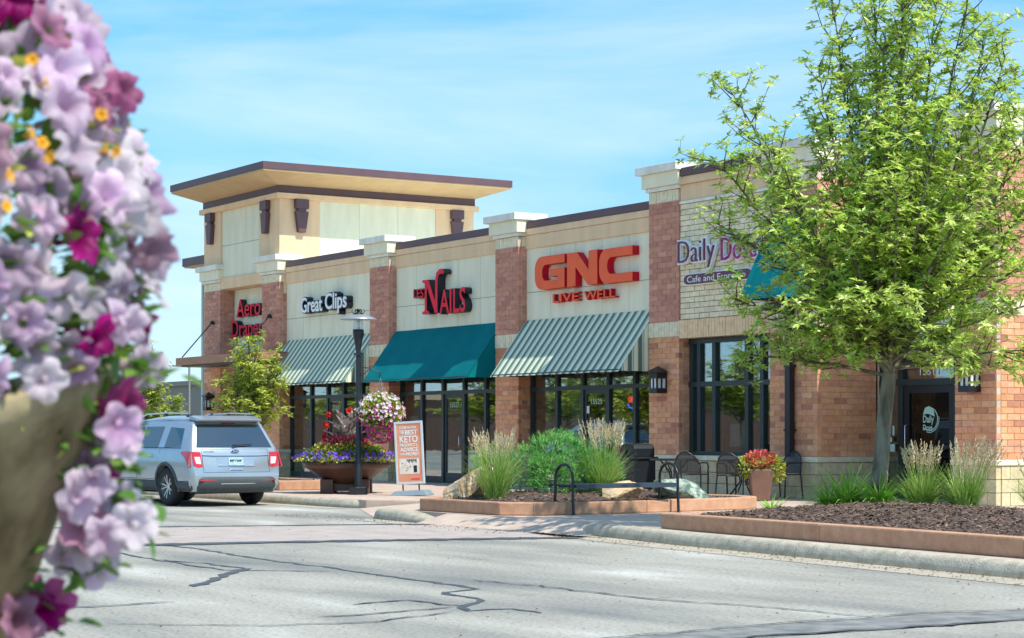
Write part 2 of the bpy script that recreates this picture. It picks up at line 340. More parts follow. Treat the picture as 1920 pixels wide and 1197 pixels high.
# ------------------------------------------------------------------ text
def text_mesh(s, size, extrude, bold=0., sx=1., shear=0.):
    c = bpy.data.curves.new('t', 'FONT'); c.body = s; c.size = size; c.extrude = extrude; c.offset = bold; c.resolution_u = 3; c.shear = shear
    o = bpy.data.objects.new('t', c); COL.objects.link(o)
    dg = bpy.context.evaluated_depsgraph_get(); me = bpy.data.meshes.new_from_object(o.evaluated_get(dg))
    bpy.data.objects.remove(o); bpy.data.curves.remove(c)
    for v in me.vertices: v.co.x *= sx
    return me
RX = Matrix.Rotation(math.radians(90), 4, 'X')
def glyphs(word, h, extrude, bold, width, shear=0.):
    """list of (char, mesh) already spaced along x so that the word is `width` wide and capital height h"""
    size = h / .70
    full = text_mesh(word, size, extrude, bold, 1, shear); xs = [v.co.x for v in full.vertices]; x0, x1 = min(xs), max(xs)
    sx = width / (x1 - x0) if width else 1
    res = []
    for i, ch in enumerate(word):
        if ch == ' ': continue
        pre = text_mesh(word[:i + 1], size, extrude, bold, 1, shear); px = max(v.co.x for v in pre.vertices)
        g = text_mesh(ch, size, extrude, bold, 1, shear); gx = max(v.co.x for v in g.vertices)
        for v in g.vertices: v.co.x = (v.co.x + px - gx - x0) * sx
        res.append((ch, g)); bpy.data.meshes.remove(pre)
    bpy.data.meshes.remove(full)
    return res
def letters(word, h, width, loc, face, parent, side=None, extrude=.05, bold=0., name='letter', M4=RX, shear=0., back=None, backbold=.03):
    """front-facing letters whose mid-depth plane is at loc (rotation M4 local xy -> wall)"""
    for ch, g in glyphs(word, h, extrude, bold, width, shear):
        g.transform(M4)
        xs = [v.co for v in g.vertices]
        c = Vector(((min(v.x for v in xs) + max(v.x for v in xs)) / 2, (min(v.y for v in xs) + max(v.y for v in xs)) / 2, min(v.z for v in xs)))
        for v in g.vertices: v.co -= c
        g.materials.clear(); g.materials.append(face)
        if side:
            g.materials.append(side); nrm = (M4.to_3x3() @ Vector((0, 0, 1)))
            for p in g.polygons:
                if p.normal.dot(nrm) < .7: p.material_index = 1
        link_mesh(name, g, parent, Vector(loc) + c - wloc(parent))

# ------------------------------------------------------------------ setting: ground, road, sidewalk, kerbs
def sheet(name, poly, z, m, kind='structure'):
    mb = MB(); mb.add([(x, y, z) for x, y in poly], [list(range(len(poly)))]); return mb.build(name, m, kind=kind)
sheet('ground', [(-900, -900), (900, -900), (900, 900), (-900, 900)], -.06, M['ground'])
sheet('road', [(-160, -70), (60, -70), (60, -5.5), (-160, -5.5)], 0, M['road'])
def fan(p, q): return q
walk = [(-60, -7.45), (1.1, -7.35), (2.2, -6.35), (4.5, -7.9), (4.9, -9.10), (7.2, -9.06), (8.8, -9.06), (10.0, -9.0), (10.95, -9.18), (13.6, -9.62), (19.84, -10.36), (32, -11.8), (32, .36), (-60, .36)]
m_ = MB(); m_.prism(walk, lambda u, v, w: (u, v, w), .02, .15); m_.build('pavement', M['paver'], kind='structure')
# dropped ramps between kerbs
m_ = MB()
m_.add([(1.1, -7.5, .006), (2.2, -6.3, .152), (4.5, -7.85, .152), (4.85, -9.2, .006)], [(0, 1, 2, 3)])
m_.add([(6.9, -9.62, .006), (8.2, -9.62, .006), (9.6, -9.60, .006), (10.35, -9.55, .006), (6.9, -9.03, .152), (8.2, -9.03, .152), (9.6, -8.98, .152), (10.9, -9.12, .152), (11.3, -9.42, .01)], [(0, 1, 5, 4), (1, 2, 6, 5), (2, 3, 7, 6), (3, 8, 7)])
m_.build('ramp', M['paver'], kind='structure')
# paving joints: thin dark grooves as strips
m_ = MB()
for k in range(-14, 20):
    x = k * 1.5 + .4
    m_.box(x, x + .012, -7.2 if x < 4.6 else -8.1, .3, .148, .1512)
for y in (-6.2, -4.6, -3.0, -1.5):
    m_.box(-20, 30, y, y + .012, .148, .1514)
m_.build('paving_joint', M['mortar'], kind='structure')
# crosswalk and its dark bands
def ribbon(pts, w, z, mb, taper=False):
    n = len(pts); L_, R_ = [], []
    for i, (x, y) in enumerate(pts):
        a = pts[max(i - 1, 0)]; b = pts[min(i + 1, n - 1)]; dx, dy = b[0] - a[0], b[1] - a[1]; l = math.hypot(dx, dy) or 1
        ww = (w[i] if isinstance(w, (list, tuple)) else w) / 2
        L_.append((x - dy / l * ww, y + dx / l * ww, z)); R_.append((x + dy / l * ww, y - dx / l * ww, z))
    mb.add(L_ + R_, [(i, i + 1, n + i + 1, n + i) for i in range(n - 1)])
def jag(pts, amp=.02, step=.25, seed=1):
    r = random.Random(seed); o = []
    for (a, b) in zip(pts, pts[1:]):
        L = math.dist(a, b); k = max(1, int(L / step))
        for i in range(k): t = i / k; o.append((a[0] + (b[0] - a[0]) * t + r.uniform(-amp, amp), a[1] + (b[1] - a[1]) * t + r.uniform(-amp, amp)))
    o.append(pts[-1]); return o
cw = [(6.9, -9.6), (10.9, -9.6), (9.4, -16.0), (7.8, -24), (1.2, -24), (5.0, -14.8)]
sheet('crosswalk', [(7.3, -9.58), (11.6, -9.58), (11.35, -10.2), (10.4, -14), (10.05, -15.7), (8.1, -24), (2.4, -24), (5.5, -14)], .004, M['cross'])
def strip_obj(name, pts, w, z=.008, amp=.015, seed=1, m='tar'):
    p = jag(pts, amp, .14, seed); n = len(p); r = random.Random(seed)
    ws = [w * r.uniform(.55, 1.35) for _ in p]; ws[0] *= .3; ws[-1] *= .15
    mb = MB(); ribbon(p, ws, z, mb); return mb.build(name, M[m], kind='structure')
strip_obj('crosswalk_border', [(8.0, -24.2), (10.14, -15.63), (10.48, -13.78), (11.0, -11.79), (11.47, -10.2), (11.75, -9.85)], .42, amp=.008, seed=2)
strip_obj('crosswalk_border', [(2.2, -24.2), (5.71, -13.8), (6.44, -11.86), (6.9, -10.3), (7.37, -9.55)], .26, amp=.008, seed=3)
cracks = [([(9.9, -15.2), (11.06, -15.02), (13.61, -15.27), (15.13, -15.25), (16.08, -15.31), (18.21, -15.41), (18.39, -15.89), (19.26, -16.03), (19.72, -16.51), (20.03, -16.63), (20.01, -16.23), (20.48, -16.25)], .07),
          ([(11.37, -16.11), (13.09, -16.26), (14.83, -16.31), (15.53, -15.49)], .05), ([(12.89, -16.24), (13.74, -16.06), (14.73, -16.03)], .05), ([(14.73, -16.03), (16.65, -17.41)], .13),
          ([(19.04, -17.13), (18.94, -16.54), (19.69, -16.46)], .05), ([(19.84, -17.84), (19.88, -17.37), (19.65, -16.53)], .04), ([(19.57, -19.34), (20.24, -18.42), (20.47, -17.69), (20.01, -16.75)], .03),
          ([(17.31, -14.95), (18.23, -14.81), (19.77, -14.83), (20.8, -14.54), (22.05, -14.36)], .035), ([(17.93, -19.15), (18.18, -18.94), (18.08, -18.18)], .06),
          ([(22.3, -17.2), (22.18, -16.14), (22.07, -15.24), (22.05, -14.36), (22.06, -13.61), (22.28, -12.6)], .035), ([(22.66, -16.9), (22.75, -15.39), (22.81, -14.51), (22.81, -13.1)], .06)]
for i, (p, w) in enumerate(cracks): strip_obj('road_crack', p, w * .95, .004 + .0007 * i, .035, 20 + i)
mb = MB(); mb.add([(22.3, -17.2, .0025), (22.72, -17.0, .0025), (22.8, -15, .0025), (22.8, -13, .0025), (22.2, -13, .0025), (22.07, -14.4, .0025), (22.1, -15.3, .0025)], [list(range(7))])
mb.build('road_patch', mat('grey_patch', (.14, .15, .15), rough=.9, bump=.5, bscale=90, scale=5, col2=(.27, .27, .26)), kind='structure')
# kerbs as joined concrete segments
kerb = empty('kerb', (5, -9.3, 0), kind='structure')
KP = [(-.02, 0), (.0, .06), (.02, .115), (.06, .148), (.12, .160), (.26, .156), (.26, .0)]
def kerb_run(pts, seg=3.0, taper0=0, taper1=0):
    d = [0]
    for a, b in zip(pts, pts[1:]): d.append(d[-1] + math.dist(a, b))
    def at(t):
        for i in range(len(pts) - 1):
            if t <= d[i + 1] + 1e-6:
                k = (t - d[i]) / (d[i + 1] - d[i]); a, b = pts[i], pts[i + 1]; dx, dy = b[0] - a[0], b[1] - a[1]; l = math.hypot(dx, dy)
                return a[0] + dx * k, a[1] + dy * k, -dy / l, dx / l
    t = 0
    while t < d[-1] - .05:
        t1 = min(t + seg, d[-1]); ks = [t + .006 + (t1 - t - .012) * i / 8 for i in range(9)]; vs = []
        for q in ks:
            x, y, nx, ny = at(q); hs = 1
            if taper0: hs = min(hs, .06 + q / taper0)
            if taper1: hs = min(hs, .06 + (d[-1] - q) / taper1)
            for (o, z) in KP: vs.append((x + nx * o, y + ny * o, z * hs))
        n = len(KP); fs = [(i * n + k, i * n + (k + 1) % n, (i + 1) * n + (k + 1) % n, (i + 1) * n + k) for i in range(8) for k in range(n)]
        mb = MB(); mb.add(vs, fs, True); mb.add(vs[:n], [list(range(n))[::-1]]); mb.add(vs[-n:], [list(range(n))]); mb.build('kerb_segment', M['conc'], kerb); t = t1
kerb_run([(-45, -7.62), (-2, -7.62), (.6, -7.50), (1.7, -6.95)], taper1=.9)
kerb_run([(4.62, -8.3), (4.68, -9.0), (4.95, -9.28), (5.6, -9.38), (7.35, -9.50)], taper1=1.2)
kerb_run([(10.3, -9.12), (11.0, -9.36), (13.6, -9.82), (19.84, -10.56), (32, -12.0)], taper0=.8)
# gutter pans
mb = MB(); ribbon([(10.2, -9.5), (13.5, -10.08), (19.8, -10.82), (32, -12.3)], .5, .004, mb); ribbon([(5.0, -9.62), (7.4, -9.78)], .4, .004, mb); ribbon([(-45, -7.85), (.8, -7.8)], .4, .004, mb)
mb.build('gutter', mat('gutter_concrete', (.36, .33, .26), rough=.9, bump=.3, scale=3, col2=(.46, .42, .34)), kind='structure')

# ------------------------------------------------------------------ the building
B = empty('retail_building', (-6, 6, .15), 'long single storey brick and stucco shop building with a taller square corner tower', 'building')
BL, BH = .305, .111
_bm = {}
def bmesh_for(lx, ly, lz, m):
    key = (round(lx, 2), round(ly, 2), round(lz, 3), m.name)
    if key not in _bm:
        mb = MB(); mb.box(-key[0] / 2, key[0] / 2, -key[1] / 2, key[1] / 2, 0, key[2]); _bm[key] = mb.mesh('brick', m)
        bm = bmesh.new(); bm.from_mesh(_bm[key]); bmesh.ops.recalc_face_normals(bm, faces=bm.faces); bm.to_mesh(_bm[key]); bm.free()
    return _bm[key]
def course(a0, a1, z0, z1, bl=BL, bh=BH, joint=.012, seed=0, off=.5):
    r = []; z = z0; k = seed; n = max(1, round((z1 - z0) / bh)); h = (z1 - z0) / n
    for j in range(n):
        x = a0 - (bl * off if (j + seed) % 2 else 0)
        while x < a1 - .03:
            s, e = max(x, a0), min(x + bl, a1)
            if e - s > .05: r.append((s + joint / 2, e - joint / 2, z0 + j * h + joint / 2, z0 + (j + 1) * h - joint / 2))
            x += bl
    return r
def brick_face(parent, a0, a1, z0, z1, plane, axis, m, obj=False, name='brick', bl=BL, bh=BH, th=.09, joint=.012, seed=0, sname='brickwork'):
    """axis 'x': face on y=plane looking -y; axis 'y': face on x=plane looking +x"""
    cs = course(a0, a1, z0, z1, bl, bh, joint, seed)
    mb = MB()
    for (s, e, b, t) in cs:
        j = R.uniform(-.003, .003)
        if axis == 'x': bx = (s, e, plane + j, plane + th + j, b, t)
        else: bx = (plane - th + j, plane + j, s, e, b, t)
        if obj:
            me = bmesh_for(bx[1] - bx[0], bx[3] - bx[2], bx[5] - bx[4], m)
            link_mesh(name, me, parent, Vector(((bx[0] + bx[1]) / 2, (bx[2] + bx[3]) / 2, bx[4])) - wloc(parent))
        else: mb.box(*bx)
    if not obj:
        o = mb.build(sname, m, parent, kind='stuff')

def cap_pier(p, x0, x1, zc, y0=0., xcol=None, oy=.55):
    """stucco capital whose top is at zc: white cap, block, ledge"""
    e = .14
    MB().box(x0 - e - .08, x1 + e, y0 - .20, y0 + oy + .15, zc - .16, zc).build('cap', M['white'], p, bevel=.008)
    MB().box(x0 - .11, x1 + .10, y0 - .11, y0 + oy, zc - .44, zc - .163).build('cap_block', M['eifs'], p, bevel=.006)
    MB().box(x0 - .045, x1 + .045, y0 - .05, y0 + oy - .1, zc - .52, zc - .443).build('cap_ledge', M['white'], p, bevel=.006)
def pier(x0, x1, zc, y0=0., yb=.36, objs=False, near=False, label=None, sidey=None, cap=True, base=True, sidemat=None):
    p = MB(); ysd = sidey if sidey is not None else yb
    p.box(x0 + .012, x1 - .012, y0 + .012, ysd, .15, zc - .53)
    P = p.build('pier', M['mortar'], B)
    st = zc - .525
    brick_face(P, x0, x1, st - .235, st, y0, 'x', M['creamsold'], bl=.09, bh=.235, th=.1, joint=.01, sname='soldier_course')
    brick_face(P, y0 + .1, ysd, st - .235, st, x1, 'y', M['creamsold'], bl=.09, bh=.235, joint=.01, sname='soldier_course')
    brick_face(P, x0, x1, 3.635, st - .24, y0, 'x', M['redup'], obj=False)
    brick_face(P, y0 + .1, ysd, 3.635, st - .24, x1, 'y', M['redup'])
    brick_face(P, x0 - .006, x1 + .006, 3.325, 3.63, y0 - .006, 'x', M['creamsold'], bl=.09, bh=.305, th=.106, joint=.01, sname='soldier_course')
    brick_face(P, y0 + .1, ysd, 3.325, 3.63, x1 + .006, 'y', M['creamsold'], bl=.09, bh=.305, joint=.01, sname='soldier_course')
    brick_face(P, x0, x1, .925, 3.32, y0, 'x', M['red'], obj=objs)
    brick_face(P, y0 + .1, ysd, .925, 3.32, x1, 'y', M['red'], obj=(objs and near), seed=1)
    if base:
        MB().box(x0 - .05, x1 + .05, y0 - .06, ysd - .01, .82, .92).build('stone_sill', M['stonecap'], P, bevel=.015)
        brick_face(P, x0 - .02, x1 + .02, .15, .815, y0 - .03, 'x', M['stone'], obj=near or objs, name='stone_block', bl=.40, bh=.222, th=.11, sname='stonework')
        brick_face(P, y0 + .085, ysd, .15, .815, x1 + .03, 'y', M['stone'], obj=near, name='stone_block', bl=.40, bh=.222, sname='stonework', seed=1)
    if cap: cap_pier(P, x0, x1, zc, y0)
    return P
pier(-22.92, -21.75, 6.38, sidey=.47)
pier(-18.87, -17.72, 6.38)
pier(-12.41, -11.38, 6.38)
pier(-6.28, -5.28, 6.38)
pier(-.28, .75, 6.84, objs=True, yb=.40)
PA = pier(3.59, 4.96, 6.84, objs=True, near=True, sidey=1.45)
PB = pier(8.46, 9.42, 6.84, objs=False, sidey=9.0)

def bay(x0, x1, ztop, dy=0., panels=5, zs=3.55, zm=4.56, cop=True):
    """stucco bay above a storefront: panel, trim, coping"""
    c = MB(); c.box(x0, x1, .25, .55, 2.95, ztop - .02).build('wall', M['joint'], B)
    zp = ztop - .63
    w = (x1 - x0) / panels
    for k in range(panels):
        for (a, b) in ((zs, zm), (zm + .012, zp)):
            MB().box(x0 + k * w + .006, x0 + (k + 1) * w - .006, .22, .252, a, b).build('stucco_panel', M['eifs'], B)
    MB().box(x0, x1, .215, .25, 2.95, zs - .01).build('header_panel', M['eifs'], B)
    MB().box(x0, x1, .18, .56, zp, ztop - .325).build('trim_band', M['peach'], B, bevel=.01)
    MB().box(x0, x1, .165, .56, ztop - .32, ztop - .17).build('trim_cornice', M['peach'], B, bevel=.01)
    MB().box(x0, x1, .15, .62, ztop - .167, ztop).build('coping', M['brown'], B, bevel=.008)
bay(-5.28, -.28, 6.19); bay(-11.38, -6.28, 6.19); bay(-17.72, -12.41, 6.19)

def storefront(x0, x1, muls, head=2.95, ypl=.37, door=None, tz=2.36, num=None, base=.15):
    f = MB(); fw = .05; yf = ypl - .05
    edges = [x0 + .02] + muls + [x1 - .02]
    fr = MB()
    for e in edges: fr.box(e - fw, e + fw, yf, ypl + .08, base, head)
    F = fr.build('window_frame', M['dark'], B)
    rl = MB(); rl.box(x0, x1, yf - .004, ypl + .076, tz - .04, tz + .05); rl.box(x0, x1, yf - .002, ypl + .07, head - .08, head + .02)
    rl.build('transom_bar', M['dark'], F)
    for i, (a, b) in enumerate(zip(edges, edges[1:])):
        MB().box(a + fw, b - fw, ypl, ypl + .008, tz + .05, head - .08).build('pane', M['glass'], F)
        if door is not None and i == door:
            d = MB(); s = .09
            d.box(a + fw, a + fw + s, ypl - .02, ypl + .03, base, tz - .04); d.box(b - fw - s, b - fw, ypl - .02, ypl + .03, base, tz - .04)
            d.box(a + fw + s, b - fw - s, ypl - .02, ypl + .03, base, base + .25); d.box(a + fw + s, b - fw - s, ypl - .02, ypl + .03, tz - .14, tz - .04)
            D = d.build('door', M['dark'], B)
            MB().box(a + fw + s, b - fw - s, ypl, ypl + .008, base + .25, tz - .14).build('pane', M['glass'], D)
            MB().tube([(b - fw - s, ypl - .03, 1.0), (b - fw - s, ypl - .09, 1.02), (b - fw - s, ypl - .09, 1.3), (b - fw - s, ypl - .03, 1.32)], .012).build('handle', M['chrome'], D)
            if num: letters(num, .12, .42, ((a + b) / 2 - .2, ypl - .006, tz - .36), M['mint'], D, extrude=.002, name='door_number')
        else:
            MB().box(a + fw, b - fw, ypl, ypl + .008, base + .16, tz - .04).build('pane', M['glass'], F)
            MB().box(a + fw, b - fw, yf, ypl + .06, base, base + .158).build('bottom_rail', M['dark'], F)
    return F
mo = (1.07, 2.09, 3.07, 4.04)
storefront(-5.28, -.28, [-5.28 + m for m in mo], door=2, num='15525')
storefront(-11.38, -6.28, [-11.38 + m * 1.02 for m in mo], door=2, num='15527')
storefront(-17.72, -12.41, [-17.72 + m * 1.04 for m in (1.25, 2.2, 3.1, 4.1)], door=2, num='15531')
storefront(-21.75, -18.87, [-20.8, -19.8], ypl=.8, door=1, num=None)

# corner café bay: cream brick panel and tall window
w = MB(); w.box(.75, 3.59, .115, .5, 3.27, 6.4); WB = w.build('wall', M['mortarc'], B)
brick_face(WB, .752, 3.588, 3.655, 5.985, .03, 'x', M['cream'], obj=True, name='cream_brick', bl=.315, bh=.111)
brick_face(WB, .752, 3.588, 3.275, 3.65, .0, 'x', M['tansold'], bl=.088, bh=.375, joint=.009, th=.12, sname='soldier_course')
MB().box(.752, 3.588, .0, .12, 5.99, 6.045).build('trim_ledge', M['white'], B, bevel=.006)
MB().box(.752, 3.588, .03, .56, 6.048, 6.38).build('trim_band', M['peach'], B, bevel=.01)
MB().box(.752, 3.588, -.02, .56, 6.383, 6.54).build('trim_cornice', M['peach'], B, bevel=.01)
MB().box(.752, 3.588, -.06, .62, 6.543, 6.71).build('coping', M['brown'], B, bevel=.008)
fw = .055; cf = MB()
for e in (.84, 1.08, 1.57, 2.60, 3.06, 3.52): cf.box(e - fw, e + fw, .24, .38, .92, 3.26)
CF = cf.build('window_frame', M['dark'], B)
MB().box(.755, 3.585, .235, .375, 2.30, 2.40).build('transom_bar', M['dark'], CF); MB().box(.755, 3.585, .232, .375, 3.17, 3.268).build('head_bar', M['dark'], CF)
MB().box(.755, 3.585, .232, .375, .925, 1.0).build('sill_bar', M['dark'], CF)
ee = (.84, 1.08, 1.57, 2.60, 3.06, 3.52)
for a, b in zip(ee, ee[1:]):
    for (z0, z1) in ((1.0, 2.30), (2.40, 3.17)): MB().box(a + fw, b - fw, .30, .308, z0, z1).build('pane', M['glass'], CF)
MB().box(.755, 3.585, -.06, .26, .82, .92).build('stone_sill', M['stonecap'], B, bevel=.015)
SW = MB().box(.755, 3.585, .08, .3, .15, .815).build('stone_wall', M['mortar'], B)
brick_face(SW, .76, 3.58, .15, .815, -.03, 'x', M['stone'], obj=True, name='stone_block', bl=.40, bh=.222, th=.11)
# dark return band inside café window + floor etc.
# recessed entrance
EW = MB().box(4.96, 8.46, 1.50, 1.8, 2.75, 6.5).build('entrance_wall', M['joint'], B)
for k in range(4):
    MB().box(4.965 + k * .874, 4.965 + (k + 1) * .874 - .012, 1.45, 1.498, 3.65, 5.9).build('stucco_panel', M['eifs'], B)
MB().box(4.965, 8.455, 1.38, 1.498, 2.76, 3.64).build('header_panel', M['white'], B)
MB().box(4.965, 8.455, 1.32, 1.9, 5.91, 6.3).build('trim_band', M['peach'], B, bevel=.01)
MB().box(4.965, 8.455, 1.26, 1.9, 6.303, 6.5).build('coping', M['brown'], B, bevel=.008)
EL = MB().box(4.975, 5.05, 1.47, 1.7, .15, 2.755).box(7.12, 8.45, 1.47, 1.7, .15, 2.755).build('entrance_side_wall', M['mortar'], B)
brick_face(EL, 7.12, 8.45, .15, 2.75, 1.45, 'x', M['red'])
dfr = MB()
for e in (5.12, 5.62, 7.05): dfr.box(e - .065, e + .065, 1.44, 1.6, .15, 2.75)
dfr.box(5.05, 7.12, 1.436, 1.596, 2.24, 2.36).box(5.05, 7.12, 1.436, 1.596, 2.66, 2.752)
DF = dfr.build('door_frame', M['dark'], B)
MB().box(5.185, 5.555, 1.5, 1.508, .3, 2.24).build('pane', M['glass'], DF); MB().box(5.185, 6.985, 1.5, 1.508, 2.36, 2.66).build('pane', M['glass'], DF)
MB().box(5.185, 5.555, 1.46, 1.58, .15, .3).build('bottom_rail', M['dark'], DF)
letters('15511', .13, .48, (6.08, 1.492, 2.43), M['paper'], DF, extrude=.002, name='door_number')
dl = MB().box(5.69, 5.83, 1.46, 1.52, .17, 2.235).box(6.85, 6.98, 1.46, 1.52, .17, 2.235).box(5.83, 6.85, 1.46, 1.52, .17, .45).box(5.83, 6.85, 1.46, 1.52, 2.1, 2.235)
DL = dl.build('door', M['black'], B)
MB().box(5.83, 6.85, 1.49, 1.498, .45, 2.1).build('pane', glassmat('dark_door_glass', (.04, .03, .03), .16, gcol=(.7, .8, .8)), DL)
MB().tube([(5.80, 1.45, 1.0), (5.80, 1.38, 1.02), (5.80, 1.38, 1.5), (5.80, 1.45, 1.52)], .014).build('handle', M['chrome'], DL)
# round white logo print on the door
lg = MB()
def disc(mb, cx, cz, r, y, seg=24, a0=0, a1=2 * math.pi, r2=0):
    vs = []; n = seg
    for k in range(n + 1):
        a = a0 + (a1 - a0) * k / n; vs.append((cx + r * math.cos(a), y, cz + r * math.sin(a))); vs.append((cx + r2 * math.cos(a), y, cz + r2 * math.sin(a)))
    mb.add(vs, [(2 * k, 2 * k + 2, 2 * k + 3, 2 * k + 1) for k in range(n)])
disc(lg, 6.33, 1.62, .22, 1.484, a0=-2.3, a1=1.7, r2=.20); disc(lg, 6.33, 1.62, .25, 1.484, a0=-1.9, a1=.2, r2=.235)
lg.prism([(6.16, 1.70), (6.22, 1.83), (6.33, 1.86), (6.44, 1.78), (6.47, 1.66), (6.38, 1.70), (6.27, 1.72)], lambda u, v, w: (u, w, v), 1.483, 1.485)
lg.build('door_logo', M['mint'], DL)
letters('Daily', .13, .28, (6.17, 1.482, 1.56), M['mint'], DL, extrude=.001, name='door_logo_letter', bold=.004)
letters('Dose', .10, .24, (6.17, 1.482, 1.42), M['mint'], DL, extrude=.001, name='door_logo_letter', bold=.003)
for (x, z, wd, hh, mm) in ((5.30, 1.2, .10, .09, 'paper'), (5.36, 1.02, .12, .14, 'mint'), (5.42, 1.32, .05, .18, 'mint'), (7.02, 1.2, .08, .12, 'plate')):
    MB().box(x, x + wd, 1.428, 1.432, z, z + hh).build('door_sticker', M[mm], DL)
# body of the building: floor slab, ceiling, roof, partitions, back wall
MB().box(-22.8, 9.3, .5, 14, .10, .158).build('interior_floor', M['ifloor'], B)
MB().box(-17.5, 4.9, .56, 14, 3.30, 3.36).build('ceiling', M['interior'], B)
MB().box(-17.7, 9.3, .64, 14.2, 5.3, 5.4).build('roof', M['white'], B)
MB().box(-22.9, 9.3, 14.2, 14.5, .1, 6.1).build('back_wall', M['interior'], B)
for x in (-17.9, -12.0, -5.85, .2, 4.9): MB().box(x, x + .12, .6 if x < 4 else 1.9, 14.2, .16, 3.3).build('partition_wall', M['interior'], B)
MB().box(-17.7, 4.9, 4.6, 4.7, .16, 3.29).build('partition_wall', M['interior'], B)

# tower
T0, T1, TD = -22.92, -17.72, 6.37
MB().box(T0 + .02, T1 - .02, .12, TD - .02, 5.98, 8.1).build('tower_core', M['joint'], B)
MB().box(T0 + .02, T1 - .02, .61, TD - .02, 5.2, 5.978).build('tower_core', M['joint'], B)
MB().box(T0 + .05, T0 + .3, .4, TD, .15, 5.2).build('tower_side_wall', M['mortar'], B)
def panel(x0, x1, y0, y1, z0, z1, m, name='stucco_panel', bevel=0): return MB().box(x0, x1, y0, y1, z0, z1).build(name, M[m], B, bevel=bevel)
panel(T0, -21.72, 0., .13, 6.385, 7.955, 'peach', 'corner_strip'); panel(-19.05, T1, 0., .13, 6.385, 7.955, 'peach', 'corner_strip')
for (a, b) in ((-21.71, -20.05), (-20.04, -19.06)): panel(a, b, .05, .14, 6.93, 7.955, 'eifsg')
panel(-21.71, -19.06, .05, .14, 5.985, 6.918, 'eifsg')
panel(-21.745, -18.87, .0, .6, 5.64, 5.975, 'peach', 'trim_band', .01)
for k in range(3): panel(-21.74 + k * .955, -21.74 + (k + 1) * .955 - .012, .46, .50, 3.35, 5.63, 'eifsg')
panel(-21.7, -18.9, .5, .6, 2.95, 5.63, 'joint', 'wall')
# right-hand (sunny) face of the tower
def panelx(y0, y1, z0, z1, m, x=T1, t=.13, name='stucco_panel', bevel=0): return MB().box(x - t, x, y0, y1, z0, z1).build(name, M[m], B, bevel=bevel)
panelx(.132, 1.27, 5.3, 7.955, 'peach', name='corner_strip'); panelx(5.07, TD, 5.3, 7.955, 'peach', name='corner_strip')
for (a, b) in ((1.275, 2.53), (2.54, 3.80), (3.81, 5.065)): panelx(a, b, 5.3, 7.955, 'eifsg', x=T1 - .015)
MB().box(T0 - .12, T1 + .12, -.12, TD + .12, 7.958, 8.108).build('tower_ledge', M['peach'], B, bevel=.01)
MB().box(T0 - .03, T1 + .03, -.03, TD + .03, 8.11, 8.325).build('tower_band', M['brown'], B, bevel=.006)
ex0, ex1, ey0, ey1 = -23.02, -16.60, -1.02, 6.98
s_ = MB(); s_.add([(T0 - .03, -.03, 8.327), (T1 + .03, -.03, 8.327), (T1 + .03, TD + .03, 8.327), (T0 - .03, TD + .03, 8.327),
                   (ex0, ey0, 8.55), (ex1, ey0, 8.55), (ex1, ey1, 8.55), (ex0, ey1, 8.55)],
                  [(0, 1, 5, 4), (1, 2, 6, 5), (2, 3, 7, 6), (3, 0, 4, 7), (4, 5, 6, 7), (0, 3, 2, 1)])
s_.build('soffit', M['soffit'], B)
MB().box(ex0, ex1, ey0, ey1, 8.552, 8.60).build('eave_edge', M['soffit'], B)
MB().box(ex0 - .03, ex1 + .03, ey0 - .03, ey1 + .03, 8.602, 8.80).build('fascia', M['brown'], B, bevel=.008)
# tapered brown brackets
def bracket(fn):
    mb = MB()
    mb.prism([(-.20, 0), (.20, 0), (.20, -.26), (-.20, -.26)], fn, 0, .16)
    mb.prism([(-.13, -.26), (.13, -.26), (.13, -.34), (-.13, -.34)], fn, .01, .12)
    mb.prism([(-.20, -.34), (.20, -.34), (.11, -.93), (-.11, -.93)], fn, 0, .14)
    mb.build('tower_bracket', M['brown'], B, bevel=.006)
for x in (-22.33, -18.5): bracket(lambda u, v, w, x=x: (x + u, -.001 - w, 7.955 + v))
for y in (.65, 5.75): bracket(lambda u, v, w, y=y: (T1 + .001 + w, y + u, 7.955 + v))
# lower eave behind the tower's left side, and the pole under it
MB().box(-26.2, -22.95, .75, 4.2, 6.62, 6.66).build('rear_soffit', M['soffit'], B)
MB().box(-26.25, -22.95, .70, 4.25, 6.662, 6.92).build('rear_fascia', M['brown'], B, bevel=.006)

# interior fittings
sh = MB()
r = random.Random(4)
for (xa, xb, yy) in ((-5, -1, 2.6), (-4.6, -.8, 4.2), (-10.8, -7, 3.6), (-17, -13, 3.4)):
    for z in (.5, .95, 1.4, 1.85):
        x = xa
        while x < xb:
            w_ = r.uniform(.1, .3); sh.box(x, x + w_, yy, yy + .3, z, z + r.uniform(.18, .36)); x += w_ + r.uniform(.01, .08)
sh.build('shelf_goods', M['goods'], B, kind='stuff')
for (x, w_) in ((-5.05, .18), (-4.62, .30), (-4.0, .36)):
    MB().box(x, x + w_, .60, .63, .2, 2.3).build('window_panel', M['curtain'], B)
for x in (1.16, 1.25): MB().box(x, x + .045, .7, .73, .95, 3.2).build('curtain_rail', M['curtain'], B)
MB().box(-.62, -.34, .7, .73, .4, 2.9).build('window_panel', M['crimson'], B)
MB().box(-2.05, -1.80, .385, .388, 1.25, 1.72).build('window_sticker', M['mint'], B)
MB().box(-3.07, -2.95, .352, .355, 1.80, 1.96).build('window_sticker', M['paper'], B)

for (x, z, w_, h_, m_n) in ((-10.95, 1.3, .35, .5, 'paper'), (-7.1, 1.5, .3, .42, 'magfl'), (-7.0, .9, .4, .35, 'paper'), (-16.9, 1.5, .35, .5, 'blue'), (-13.3, 1.2, .4, .5, 'redface'), (-1.05, .75, .5, .35, 'paper'), (1.9, 1.1, .3, .45, 'paper')):
    MB().box(x, x + w_, .385, .389, z, z + h_).build('window_poster', M[m_n], B)

